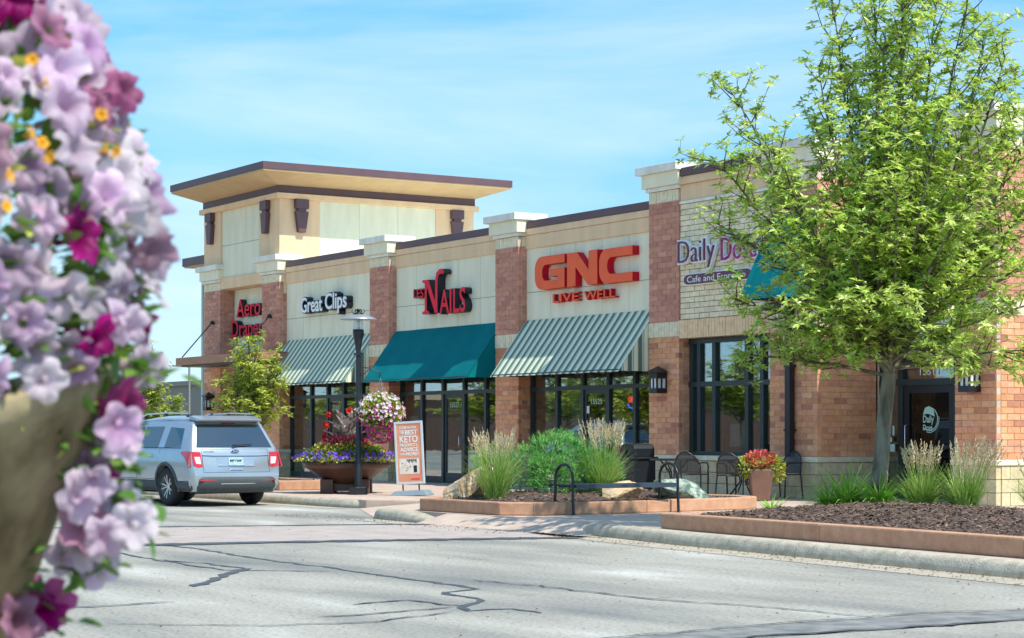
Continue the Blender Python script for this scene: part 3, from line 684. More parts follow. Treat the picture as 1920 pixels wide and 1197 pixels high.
# ------------------------------------------------------------------ wall signs
def rrect_c(w, h, t, tv, r, nseg=7):
    o = []; i = []
    for k in range(nseg + 1):
        a = math.pi / 2 + (math.pi / 2) * k / nseg; o.append((r + r * math.cos(a), h - r + r * math.sin(a)))
    for k in range(nseg + 1):
        a = math.pi + (math.pi / 2) * k / nseg; o.append((r + r * math.cos(a), r + r * math.sin(a)))
    ri = r * .55
    for k in range(nseg + 1):
        a = -math.pi / 2 - (math.pi / 2) * k / nseg; i.append((tv + ri + ri * math.cos(a), t + ri + ri * math.sin(a)))
    for k in range(nseg + 1):
        a = math.pi - (math.pi / 2) * k / nseg; i.append((tv + ri + ri * math.cos(a), h - t - ri + ri * math.sin(a)))
    return o, i
def channel(poly, x, z, yback, depth, face, side, parent, name='letter'):
    mb = MB(); n = len(poly)
    vs = [(x + u, yback, z + v) for u, v in poly] + [(x + u, yback - depth, z + v) for u, v in poly]
    mb.m = 1; mb.add(vs, [(i, (i + 1) % n, n + (i + 1) % n, n + i) for i in range(n)] + [list(range(n))])
    mb.m = 0; mb.add([(a, b - .0015, c) for a, b, c in vs[n:]], [list(range(n))])
    return mb.build(name, [face, side], parent)
G = empty('wall_sign', (-2.85, .22, 4.2), 'big orange-red GNC LIVE WELL channel letters on the pale wall above the nearest striped awning', 'shop sign')
h, wd, t, tv = .74, 1.22, .19, .30
o, i = rrect_c(wd, h, t, tv, .28)
channel([(wd - .02, h)] + o + [(wd - .02, 0), (wd - .02, .44), (.62, .44), (.62, .27), (wd - tv, .27), (wd - tv, t)] + i + [(wd - .02, h - t)], -4.66, 4.58, .21, .17, M['red_letter'], M['crimson'], G)
channel([(0, 0), (.33, 0), (.33, .42), (.80, 0), (1.16, 0), (1.16, h), (.83, h), (.83, .33), (.38, h), (0, h)], -3.36, 4.575, .21, .17, M['red_letter'], M['crimson'], G)
channel([(wd, h)] + o + [(wd, 0), (wd, t)] + i + [(wd, h - t)], -2.13, 4.56, .21, .17, M['red_letter'], M['crimson'], G)
letters('LIVE', .19, 1.02, (-4.02, .15, 4.27), M['red_letter'], G, M['crimson'], extrude=.055, bold=.004)
letters('WELL', .19, 1.18, (-2.80, .15, 4.26), M['red_letter'], G, M['crimson'], extrude=.055, bold=.004)
NS = empty('wall_sign', (-8.9, .22, 4.3), 'red LES NAILS channel letters with a curling N above the plain teal awning', 'shop sign')
channel([(0, 0), (.34, 0), (.34, .05), (.22, .09), (.22, .68), (.62, 0), (.74, 0), (.74, .75), (.76, .88), (.86, .95), (1.0, .93), (1.06, .98), (.98, 1.06), (.82, 1.06), (.68, .98), (.63, .82), (.62, .30), (.30, .84), (.0, .84), (.0, .79), (.12, .75), (.12, .09), (0, .05)], -9.66, 4.29, .21, .22, M['redface'], M['navy'], NS)
letters('LES', .22, .50, (-10.18, .12, 4.72), M['redface'], NS, M['navy'], extrude=.09, bold=.004)
letters('AILS', .58, 1.22, (-8.88, .12, 4.27), M['redface'], NS, M['navy'], extrude=.10, bold=.012)
GS = empty('wall_sign', (-15.1, .22, 4.6), 'white GREAT CLIPS style letters edged in black above the far striped awning, reading Great Clips', 'shop sign')
GS['label'] = 'white letters reading Great Clips with thick black edges above the far striped awning'
letters('Great', .40, 1.32, (-16.45, .13, 4.68), M['navy'], GS, extrude=.09, bold=.035, name='letter_backing')
letters('Clips', .42, 1.28, (-15.0, .13, 4.70), M['navy'], GS, extrude=.09, bold=.035, name='letter_backing')
letters('Great', .40, 1.28, (-16.43, .03, 4.68), M['whiteface'], GS, extrude=.008, bold=.008)
letters('Clips', .42, 1.24, (-14.98, .03, 4.70), M['whiteface'], GS, extrude=.008, bold=.008)
AS = empty('wall_sign', (-20.3, .46, 4.2), 'red AERO DRAPERY letters in the recessed bay of the corner tower', 'shop sign')
def serif_word(word, h, width, loc):
    for ch, g in glyphs(word, h, .09, h * .012, width):
        g.transform(RX); co = [v.co for v in g.vertices]
        a, b, z0 = min(v.x for v in co), max(v.x for v in co), min(v.z for v in co)
        mb = MB()
        if ch in 'ArpD': mb.box(a - .03, a + .13, -.091, .085, max(z0, 0) if ch != 'p' else z0, (max(z0, 0) if ch != 'p' else z0) + .03)
        if ch == 'A': mb.box(b - .12, b + .03, -.091, .085, 0, .03)
        c = Vector(((a + b) / 2, 0, z0))
        for v in g.vertices: v.co -= c
        g.materials.clear(); g.materials.append(M['redface']); g.materials.append(M['navy'])
        for p in g.polygons:
            if p.normal.y > -.7: p.material_index = 1
        L = link_mesh('letter', g, AS, Vector(loc) + c - wloc(AS))
        if mb.v: 
            q = mb.mesh('serif', M['redface']); link_mesh('serif', q, L, -c)
serif_word('Aero', .52, 1.65, (-21.2, .36, 4.80)); serif_word('Drapery', .50, 2.5, (-21.55, .36, 4.22))
DS = empty('wall_sign', (2.1, 0, 4.7), 'plum and white Daily Dose lettering on the cream brick panel behind the tree', 'shop sign')
letters('Daily', .46, 1.28, (.80, -.045, 4.78), M['whiteface'], DS, extrude=.04, bold=.025, name='letter_backing')
letters('Daily', .46, 1.18, (.84, -.10, 4.78), M['plum'], DS, extrude=.012, bold=-.009)
letters('Dose', .46, 1.15, (2.20, -.045, 4.74), M['whiteface'], DS, extrude=.04, bold=.025, name='letter_backing')
letters('Dose', .46, 1.08, (2.23, -.10, 4.74), M['magfl'], DS, extrude=.012, bold=-.004)
PS = empty('plaque_sign', (2.1, 0, 4.3), 'rounded plum plaque reading Cafe and Espresso below the Daily Dose lettering', 'sign')
pl = [(.97 + .12 + .12 * math.cos(a), 4.44 + .12 * math.sin(a)) for a in [math.pi / 2 + math.pi * k / 10 for k in range(11)]] + [(3.0 + .12 * math.cos(a), 4.44 + .12 * math.sin(a)) for a in [-math.pi / 2 + math.pi * k / 10 for k in range(11)]]
MB().prism(pl, lambda u, v, w: (u, w, v), -.05, .025).build('plaque_rim', M['whiteface'], PS)
cx, cz = 2.04, 4.44
MB().prism([((u - cx) * .985 + cx, (v - cz) * .82 + cz) for u, v in pl], lambda u, v, w: (u, w, v), -.062, -.0515).build('plaque_face', M['plum'], PS)
letters('Cafe and Espresso', .125, 1.85, (1.10, -.066, 4.38), M['paper'], PS, extrude=.003)

# ------------------------------------------------------------------ awnings
def awning(x0, x1, yw, zt, proj, zb, front, side, label, group=None):
    A_ = empty('awning', ((x0 + x1) / 2, yw, zb), label, 'awning', group)
    yt = yw - .01; yf = yw - proj; t = .015
    f = MB(); nx_, nz_ = 40, 8; top = []; bot = []
    for i in range(nx_ + 1):
        for j in range(nz_ + 1):
            u, v = i / nx_, j / nz_; sag = .009 * abs(math.sin(math.pi * u * 5)) * math.sin(math.pi * min(1, v * 1.02)) + .006 * mnoise.noise(Vector((x0 + u * 7, v * 4, zt)))
            x = x0 + (x1 - x0) * u; y = yf + (yt - yf) * v; z = zb + (zt - zb) * v - sag - (.006 * abs(math.sin(math.pi * u * 5)) if j == 0 else 0); top.append((x, y + sag * .6, z)); bot.append((x, y + sag * .6 + t * .8, z - t * .5))
    q_ = [(i * (nz_ + 1) + j, (i + 1) * (nz_ + 1) + j, (i + 1) * (nz_ + 1) + j + 1, i * (nz_ + 1) + j + 1) for i in range(nx_) for j in range(nz_)]
    f.add(top, q_, True); f.add(bot, [k_[::-1] for k_ in q_], True)
    e_ = [i * (nz_ + 1) for i in range(nx_ + 1)]; f.add([top[k_] for k_ in e_] + [bot[k_] for k_ in e_], [(i, i + 1, nx_ + 2 + i, nx_ + 1 + i) for i in range(nx_)])
    f.build('canvas_top', front, A_)
    for xx in (x0, x1):
        s = -1 if xx == x1 else 1
        MB().prism([(yf + .02, zb + .004), (yt - .004, zb + .004), (yt - .004, zt - .02)], lambda u, v, w, xx=xx, s=s: (xx + s * w, u, v), .0, .012).build('canvas_side', side, A_)
    fr = MB(); fr.tube([(x0 + .03, yf + .03, zb + .03), (x1 - .03, yf + .03, zb + .03)], .015)
    for k in range(6):
        xx = x0 + .05 + (x1 - x0 - .1) * k / 5; fr.tube([(xx, yf + .04, zb + .02), (xx, yt - .03, zb + .02)], .012); fr.tube([(xx, yf + .08, zb + .02), (xx, yt - .05, zt - .13)], .012)
    fr.build('awning_frame', M['black'], A_)
    return A_
awning(-5.27, -.29, .215, 3.93, .985, 2.64, M['stripe_x'], M['stripe_y'], 'green and cream striped canvas awning nearest the cafe, under the big orange-red letters', 'striped canvas awnings')
awning(-17.60, -12.42, .215, 3.96, .985, 2.67, M['stripe_x'], M['stripe_y'], 'green and cream striped canvas awning farthest left, behind the lamp post', 'striped canvas awnings')
awning(-11.37, -6.29, .215, 3.95, .985, 2.65, M['teal'], M['teal'], 'plain dark teal canvas awning between the two striped ones')
awning(3.72, 4.86, -.0, 5.47, .86, 3.86, M['teal'], M['teal'], 'small steep teal awning high on the brick pier beside the tree')
dsp = empty('drainpipe', (4.28, -.08, .92), 'black drainpipe running down the brick pier left of the tree', 'pipe')
MB().box(4.21, 4.35, -.16, -.03, .93, 3.72).build('pipe', M['black'], dsp, bevel=.01)
MB().box(3.75, 4.35, -.17, -.04, 3.74, 3.83).build('pipe_arm', M['black'], dsp, bevel=.01)
for z in (1.4, 2.6): MB().box(4.19, 4.37, -.17, -.004, z, z + .04).build('pipe_strap', M['black'], dsp)

# flat canopy with tie rods on the tower
CN = empty('entrance_canopy', (-19.6, -.9, 3.3), 'flat brown canopy held by tie rods on the corner tower', 'canopy')
MB().box(-22.45, -17.05, -1.12, -.02, 3.38, 3.60).build('canopy_slab', M['canopy'], CN, bevel=.01)
MB().box(-22.3, -17.2, -1.0, -.03, 3.33, 3.378).build('canopy_underside', M['black'], CN)
for x in (-22.2, -18.25):
    MB().tube([(x - .05, -1.0, 3.62), (x, -.08, 4.66)], .018).build('tie_rod', M['black'], CN)
    MB().lathe([(.03, -.06), (.075, -.05), (.075, 0), (.02, .06)], (x, -.06, 4.68), 10).build('rod_anchor', M['black'], CN)
MB().box(T1 + .02, -17.06, -1.1, -.05, 3.61, 3.63).build('canopy_flashing', M['canopy'], CN)

# wall lanterns
def lantern(loc, rz, label):
    L = empty('wall_lantern', (0, 0, 0), label, 'lantern', 'black wall lanterns')
    b = MB(); w = .13
    b.box(-w, w, -2 * w, 0, -.20, -.10); b.box(-w, w, -2 * w, 0, .10, .22)
    for sx in (-1, 1):
        for yy in (-2 * w + .015, -.015): b.box(sx * (w - .015) - .015, sx * (w - .015) + .015, yy - .015, yy + .015, -.1, .1)
    b.box(-.015, .015, -2 * w, -2 * w + .02, -.1, .1); b.box(w - .02, w, -w - .015, -w + .015, -.1, .1)
    b.build('lantern_body', M['black'], L)
    MB().box(-w + .02, w - .02, -2 * w + .02, -.02, -.1, .1).build('lantern_glass', M['frost'], L)
    c = MB(); c.add([(-.2, -.33, .22), (.2, -.33, .22), (.2, .0, .22), (-.2, .0, .22), (0, -w, .36)], [(3, 2, 1, 0), (0, 1, 4), (1, 2, 4), (2, 3, 4), (3, 0, 4)])
    c.build('lantern_roof', M['black'], L)
    L.location = loc; L.rotation_euler.z = rz
    return L
lantern((.22, -.004, 2.38), 0, 'black wall lantern on the brick pier between striped awning and cafe window')
lantern((8.93, -.004, 2.25), 0, 'black wall lantern on the brick pier right of the cafe door')
lantern((9.425, 1.0, 2.28), math.radians(90), 'black wall lantern at the right edge of the picture')
lantern((-18.2, -.004, 2.3), 0, 'black wall lantern on the tower pier, half behind the small tree')
lantern((-22.3, -.004, 2.25), 0, 'black wall lantern on the tower pier at the far left corner')
# neon open sign
OS = empty('neon_sign', (-.95, .42, 2.0), 'small red and blue OPEN sign glowing inside the shop window', 'sign')
letters('OPEN', .13, .36, (-1.62, .44, 2.02), mat('neon_red', (.5, .02, .02), emis=((1, .05, .05), 1.6)), OS, extrude=.01)
MB().tube([(-1.64, .44, 2.0), (-1.6, .44, 1.92), (-1.46, .44, 1.89), (-1.3, .44, 1.92), (-1.25, .44, 2.0)], .014).build('neon_tube', mat('neon_blue', (.02, .05, .5), emis=((.05, .15, 1), 1.6)), OS)
OS.location = (-1.45, .44, 1.95)
for c in OS.children: c.location = c.location + Vector((-.95, .42, 2.0)) - Vector((-1.45, .44, 1.95))

# ------------------------------------------------------------------ planting beds
def bed(name_label, poly, top, mat_, width=.2, mulch_fn=None, seed=1, chips=1500, cs=.04, cat='planting bed', zb=.15, closed=True, joint=2.4):
    cx = sum(p[0] for p in poly) / len(poly); cy = sum(p[1] for p in poly) / len(poly)
    Bd = empty('planting_bed', (cx, cy, zb), name_label, cat)
    n = len(poly)
    inner = []
    for i in range(n):
        a, b, c = Vector(poly[i - 1]), Vector(poly[i]), Vector(poly[(i + 1) % n])
        n1 = Vector((-(b - a).y, (b - a).x)).normalized(); n2 = Vector((-(c - b).y, (c - b).x)).normalized(); m = (n1 + n2).normalized()
        inner.append(b + m * (width / max(.4, m.dot(n1))))
    for i in range(n):
        a, b, c, d_ = Vector(poly[i]), Vector(poly[(i + 1) % n]), inner[(i + 1) % n], inner[i]
        L = (b - a).length; k = max(1, round(L / joint))
        for j in range(k):
            g = .005 / L; t0, t1 = j / k + (g if j else 0), (j + 1) / k - (g if j < k - 1 else 0)
            q = [a.lerp(b, t0), a.lerp(b, t1), d_.lerp(c, t1), d_.lerp(c, t0)]
            MB().hexa([(p.x, p.y, zb) for p in q] + [(p.x, p.y, top) for p in q]).build('edging_block', mat_, Bd, bevel=.02)
    return Bd, inner
def inside(x, y, poly):
    r = False; n = len(poly)
    for i in range(n):
        (x1, y1), (x2, y2) = poly[i][:2], poly[(i + 1) % n][:2]
        if (y1 > y) != (y2 > y) and x < (x2 - x1) * (y - y1) / (y2 - y1) + x1: r = not r
    return r
def segdist(x, y, poly):
    b = 9
    for i in range(len(poly)):
        a, c = Vector(poly[i][:2]), Vector(poly[(i + 1) % len(poly)][:2]); d = c - a
        t = max(0, min(1, (Vector((x, y)) - a).dot(d) / d.length_squared)); b = min(b, (Vector((x, y)) - a - d * t).length)
    return b
def mulch(Bd, inner, zf, chips, cs, step=.09, xr=None, seed=3):
    xs = [p[0] for p in inner]; ys = [p[1] for p in inner]; x0, x1, y0, y1 = min(xs), max(xs), min(ys), max(ys)
    nx = int((x1 - x0) / step) + 1; ny = int((y1 - y0) / step) + 1; vs = []; fs = []
    def H(x, y): return zf(x, y) + .025 * mnoise.noise(Vector((x * 4, y * 4, 0))) + .012 * mnoise.noise(Vector((x * 14, y * 14, 3)))
    idx = {}
    for i in range(nx + 1):
        for j in range(ny + 1):
            x = x0 + i * step; y = y0 + j * step
            if inside(x, y, inner) or segdist(x, y, inner) < step * .9: idx[i, j] = len(vs); vs.append((x, y, H(x, y)))
    for (i, j) in list(idx):
        q = [(i, j), (i + 1, j), (i + 1, j + 1), (i, j + 1)]
        if all(k in idx for k in q): fs.append([idx[k] for k in q])
    l = wloc(Bd)
    rawmesh('mulch_mound', [(a - l.x, b - l.y, c - l.z) for a, b, c in vs], fs, M['mulch'], Bd, True)
    r = random.Random(seed); mb = MB(); k = 0
    while k < chips:
        x, y = r.uniform(x0, x1), r.uniform(y0, y1)
        if not inside(x, y, inner): continue
        k += 1; a = r.uniform(0, 6.28); L = cs * r.uniform(.5, 1.5); w = L * r.uniform(.2, .45); ti = r.uniform(-.5, .5)
        u = Vector((math.cos(a), math.sin(a), ti)) * L; v = Vector((-math.sin(a), math.cos(a), r.uniform(-.5, .5))) * w
        c = Vector((x, y, H(x, y) + r.uniform(.0, .02))) - l; t = Vector((0, 0, w * .6))
        mb.add([c - u, c + v, c + u, c - v, c + t], [(0, 1, 4), (1, 2, 4), (2, 3, 4), (3, 0, 4)])
    me = mb.mesh('mulch_chips', M['chip']); o = link_mesh('mulch_chips', me, Bd); o['kind'] = 'stuff'
    return H
bp1 = [(5.9, -8.98), (8.15, -8.93), (8.5, -8.55), (8.52, -6.5), (8.3, -4.35), (7.9, -3.85), (7.2, -3.7), (5.0, -4.4), (4.2, -6.0), (5.2, -8.4)]
Bd1, in1 = bed('terracotta edged bed with boulders, tall grasses and a green shrub behind the bench', bp1, .345, M['terra'])
H1 = mulch(Bd1, in1, lambda x, y: .29 + .14 * min(1, segdist(x, y, in1) / 1.2), 2600, .035, seed=5)
bp2 = [(12.73, -9.38), (16.1, -9.70), (19.45, -10.04), (24.0, -10.6), (24.0, -7.4), (20.5, -6.3), (17.0, -5.6), (14.6, -5.45), (13.3, -5.8), (12.75, -7.0)]
Bd2, in2 = bed('large terracotta edged mulch bed around the big tree at the right', bp2, .35, M['terra'])
H2 = mulch(Bd2, in2, lambda x, y: .30 + .19 * min(1, segdist(x, y, in2) / 1.6) ** .8, 17000, .032, seed=6)
bp3 = [(-11.5, -6.1), (-5.3, -6.0), (-5.1, -4.6), (-11.5, -4.6)]
Bd3, in3 = bed('far terracotta edged tree bed behind the silver car', bp3, .36, M['terra'])
H3 = mulch(Bd3, in3, lambda x, y: .33, 100, .04)
bp4 = [(9.3, -5.6), (10.3, -5.6), (10.3, -4.7), (9.3, -4.7)]

# ------------------------------------------------------------------ boulders
def boulder(loc, size, m, seed, label, rz=0, tilt=0):
    bm = bmesh.new(); bmesh.ops.create_icosphere(bm, subdivisions=5, radius=1)
    o3 = Vector((seed * 7.1, seed * 3.3, 0)); rr_ = random.Random(seed); planes = [(Vector((rr_.gauss(0, 1), rr_.gauss(0, 1), rr_.gauss(0, 1))).normalized(), rr_.uniform(.62, .95)) for _ in range(22)]
    for v in bm.verts:
        p = v.co.normalized(); d = 1 + .32 * mnoise.noise(p * 1.3 + o3) + .16 * mnoise.noise(p * 3 + o3) + .05 * abs(mnoise.noise(p * 8 + o3)) + .03 * mnoise.noise(p * 20 + o3)
        kf = min((h_ / max(.05, n_.dot(p)) for n_, h_ in planes if n_.dot(p) > .05), default=1.2); d = min(kf, 1.25) * (1 + .045 * mnoise.noise(p * 4 + o3) + .035 * mnoise.noise(p * 10 + o3) + .02 * mnoise.noise(p * 25 + o3)); q = p * d; f = 0
        v.co = Vector((q.x * size[0], q.y * size[1], q.z * size[2])) * (1 + f)
        v.co.z += v.co.x * tilt
    me = bpy.data.meshes.new('boulder'); bm.to_mesh(me); bm.free(); me.materials.append(m)
    me.polygons.foreach_set('use_smooth', [True] * len(me.polygons))
    try: me.set_sharp_from_angle(angle=math.radians(22))
    except Exception: pass
    o = link_mesh('boulder', me, None, loc); o.rotation_euler.z = rz
    return tag(o, label, 'rock')
aR = math.atan2(RV.y, RV.x)
boulder((5.95, -8.12, .50), (.46, .34, .30), M['rock1'], 3, 'tan pointed boulder leaning at the left end of the bed', aR, .55)
boulder((7.65, -6.35, .46), (.38, .28, .19), M['rock1'], 5, 'low pale tan boulder behind the bench seat', aR, .12)
boulder((8.0, -5.5, .47), (.52, .36, .24), M['rock2'], 14, 'grey-green boulder at the right end of the bench', aR, -.18)

# ------------------------------------------------------------------ grasses and lilies
def blade_strip(vs, fs, base, az, L, lean, w, droop, seg=5):
    b = len(vs); d = Vector((math.cos(az), math.sin(az), 0)); s = Vector((-math.sin(az), math.cos(az), 0)); p = Vector(base); ang = lean
    for i in range(seg + 1):
        t = i / seg; ww = w * (1 - t ** 1.8) + .0008
        vs.append(p - s * ww); vs.append(p + s * ww)
        ang += droop / seg; p = p + (d * math.sin(ang) + Vector((0, 0, 1)) * math.cos(ang)) * (L / seg)
    for i in range(seg): fs.append((b + 2 * i, b + 2 * i + 1, b + 2 * i + 3, b + 2 * i + 2))
    return p, ang
def feather_grass(loc, n, h, rad, plumes, ph, label, seed, lean=(0, 0), pl=.2, group='feather reed grass clumps'):
    r = random.Random(seed); T = empty('grass_clump', loc, label, 'grass', group); vs = []; fs = []; pv = []; pf = []
    for i in range(n):
        az = r.uniform(0, 6.28); q = r.random() ** .5 * rad * .45
        blade_strip(vs, fs, (math.cos(az) * q, math.sin(az) * q, 0), az + r.uniform(-.6, .6), h * r.uniform(.45, 1.0), r.uniform(.02, .30), .006 * r.uniform(.7, 1.3), r.uniform(.1, 1.3))
    rawmesh('blades', [tuple(v) for v in vs], fs, M['grass'], T, kind='stuff')
    vs = []; fs = []
    for i in range(plumes):
        az = r.uniform(0, 6.28); q = r.random() ** .5 * rad * .4; L = ph * r.uniform(.8, 1.05)
        tip = Vector((math.cos(az), math.sin(az), 0)) * (q + rad * r.uniform(.2, .95)) + Vector((lean[0], lean[1], 0)) * L + Vector((0, 0, L))
        base = Vector((math.cos(az) * q, math.sin(az) * q, 0)); mid = base.lerp(tip, .5) - Vector((math.cos(az), math.sin(az), 0)) * rad * .12
        def bez(t): return base * (1 - t) ** 2 + mid * 2 * t * (1 - t) + tip * t * t
        mb = MB(); mb.tube([bez(t / 5) for t in range(6)], .0022, 3, False); b = len(vs); vs += mb.v; fs += [[b + k for k in f] for f in mb.f]
        dirn = (bez(1) - bez(.85)).normalized()
        for k in range(22):
            t = k / 21; c = bez(1 - pl / L * 1.15 + pl / L * 1.15 * t); rr = .017 * math.sin(math.pi * (t * .85 + .12)) + .002
            a = r.uniform(0, 6.28); o_ = dirn.orthogonal().normalized(); o2 = dirn.cross(o_); e = (o_ * math.cos(a) + o2 * math.sin(a))
            b = len(pv); pv += [c - dirn * .012, c + e * rr - e.cross(dirn) * .004, c + dirn * .022 + e * rr * 1.3, c + e.cross(dirn) * .006]; pf.append((b, b + 1, b + 2, b + 3))
    rawmesh('stems', [tuple(v) for v in vs], fs, M['grass'], T, kind='stuff')
    rawmesh('plumes', [tuple(v) for v in pv], pf, M['plume'], T, kind='stuff')
    return T
def zat(H, x, y): return H(x, y) - .02
feather_grass((6.80, -8.15, zat(H1, 6.8, -8.15)), 420, 1.0, .34, 70, 1.06, 'feather reed grass clump left of the green shrub, beside the tan boulder', 11, (-.06, -.02))
feather_grass((7.15, -6.35, zat(H1, 7.1, -6.3)), 380, .95, .34, 85, 1.14, 'feather reed grass clump right of the green shrub, behind the bench', 12)
feather_grass((14.35, -6.45, zat(H2, 14.3, -6.4)), 360, .72, .24, 50, .86, 'feather reed grass clump in front of the dark cafe door', 13)
feather_grass((15.0, -6.35, zat(H2, 15.0, -6.3)), 420, .70, .30, 60, .90, 'feather reed grass clump with pale arching plumes by the right stone wall', 14, (.10, .12))
feather_grass((16.15, -6.25, zat(H2, 16.15, -6.25)), 260, .72, .25, 25, .85, 'feather reed grass clump cut by the right edge of the picture', 15)
def daylily(loc, n, h, label, seed, flowers=0):
    r = random.Random(seed); T = empty('daylily', loc, label, 'plant', 'daylily clumps'); vs = []; fs = []
    for i in range(n):
        az = r.uniform(0, 6.28); q = r.random() * .05
        blade_strip(vs, fs, (math.cos(az) * q, math.sin(az) * q, 0), az, h * r.uniform(.6, 1.15), r.uniform(.08, .95), .011 * r.uniform(.7, 1.3), r.uniform(.5, 1.7), 6)
    rawmesh('leaves', [tuple(v) for v in vs], fs, M['lily'], T, kind='stuff')
    for k in range(flowers):
        a = r.uniform(0, 6.28); e = Vector((.1 * math.cos(a), .1 * math.sin(a), h * .8)); mb = MB(); mb.tube([(0, 0, 0), e * .6, e], .003, 4)
        mb.build('flower_stalk', M['lily'], T, center=False)
        fl = MB()
        for j in range(6):
            b = j * math.pi / 3; u = Vector((math.cos(b), math.sin(b), .5)); s_ = Vector((-math.sin(b), math.cos(b), 0)) * .008
            fl.add([e, e + u * .025 - s_, e + u * .05, e + u * .025 + s_], [(0, 1, 2, 3)])
        fl.build('flower', mat('rust_bloom', (.35, .05, .02)), T, center=False)
daylily((12.95, -6.75, zat(H2, 13.0, -6.8)), 230, .66, 'daylily clump at the left tip of the big mulch bed', 21, 1)
daylily((13.40, -6.85, zat(H2, 13.4, -6.85)), 330, .74, 'bushiest daylily clump, just left of the tree trunk', 22, 2)
daylily((14.0, -6.85, zat(H2, 14.0, -6.85)), 200, .58, 'daylily clump at the foot of the tree, right of its trunk', 23)
daylily((9.75, -5.1, .15), 60, .42, 'lone small daylily in front of the brown flower pot', 24)
daylily((13.85, -6.0, zat(H2, 13.9, -6.0)), 160, .60, 'daylily clump directly behind the tree trunk', 25)

# ------------------------------------------------------------------ pine shrub
def pine_shrub(loc, label, seed):
    r = random.Random(seed); T = empty('pine_shrub', loc, label, 'shrub'); vs = []; fs = []
    lobes = [((0, 0, .45), (.62, .55, .5)), ((-.5, .1, .35), (.42, .42, .38)), ((.5, -.1, .38), (.45, .42, .42)), ((.1, .1, .62), (.42, .42, .34)), ((.75, .15, .3), (.35, .38, .33)), ((-.9, .35, .33), (.36, .36, .42)), ((0, -.4, .28), (.5, .3, .3))]
    for (c, s) in lobes:
        c = RV * c[0] + DV * c[1] + Vector((0, 0, c[2]))
        for i in range(360):
            d = Vector((r.gauss(0, 1), r.gauss(0, 1), r.gauss(0, 1) + .2)).normalized(); k = r.uniform(.72, 1.06)
            p = c + Vector((d.x * s[0], d.y * s[1], d.z * s[2])) * k
            if p.z < .02: continue
            ax = (d + Vector((0, 0, .7))).normalized(); L = r.uniform(.05, .085)
            for j in range(11):
                e = (ax + Vector((r.uniform(-1, 1), r.uniform(-1, 1), r.uniform(-.8, 1))) * .75).normalized() * L; w = e.cross(Vector((r.random(), r.random(), r.random()))).normalized() * .0045
                b = len(vs); q = p + ax * (j * .006); vs += [q - w, q + w, q + e]; fs.append((b, b + 1, b + 2))
    rawmesh('needles', [tuple(v) for v in vs], fs, M['pine'], T, kind='stuff')
    mb = MB()
    for (c, s) in lobes:
        c2 = RV * c[0] + DV * c[1] + Vector((0, 0, c[2])); mb.tube([(0, 0, 0), c2 * .5 + Vector((0, 0, -.05)), c2 + Vector((0, 0, .1))], [.04, .025, .01], 6)
    mb.build('branches', M['trunk'], T, center=False)
pine_shrub((6.5, -6.9, zat(H1, 6.5, -6.9)), 'dense bright green mugo pine shrub between the two tall grasses', 31)

# ------------------------------------------------------------------ trees
def leaf_cluster(vs, fs, p, up, r, L, n=7, droop=.2):
    for j in range(n):
        a = 6.283 * j / n + r.uniform(-.4, .4); o_ = up.orthogonal().normalized(); o2 = up.cross(o_)
        d = (o_ * math.cos(a) + o2 * math.sin(a)) + up * r.uniform(-.1, .9); d.z -= droop * r.random(); d.normalize()
        l = L * r.uniform(.7, 1.25); w = l * .19; s = d.cross(up + Vector((r.uniform(-.5, .5), r.uniform(-.5, .5), .1)))
        if s.length < .01: s = d.orthogonal()
        s.normalize(); nrm = s.cross(d).normalized()
        m = p + d * l * .45 - nrm * l * .06; t = p + d * l + Vector((0, 0, -l * .14))
        b = len(vs); vs += [p, m + s * w + nrm * w * .45, t, m - s * w + nrm * w * .45, m]
        fs += [(b, b + 4, b + 1), (b + 4, b + 2, b + 1), (b, b + 3, b + 4), (b + 4, b + 3, b + 2)]
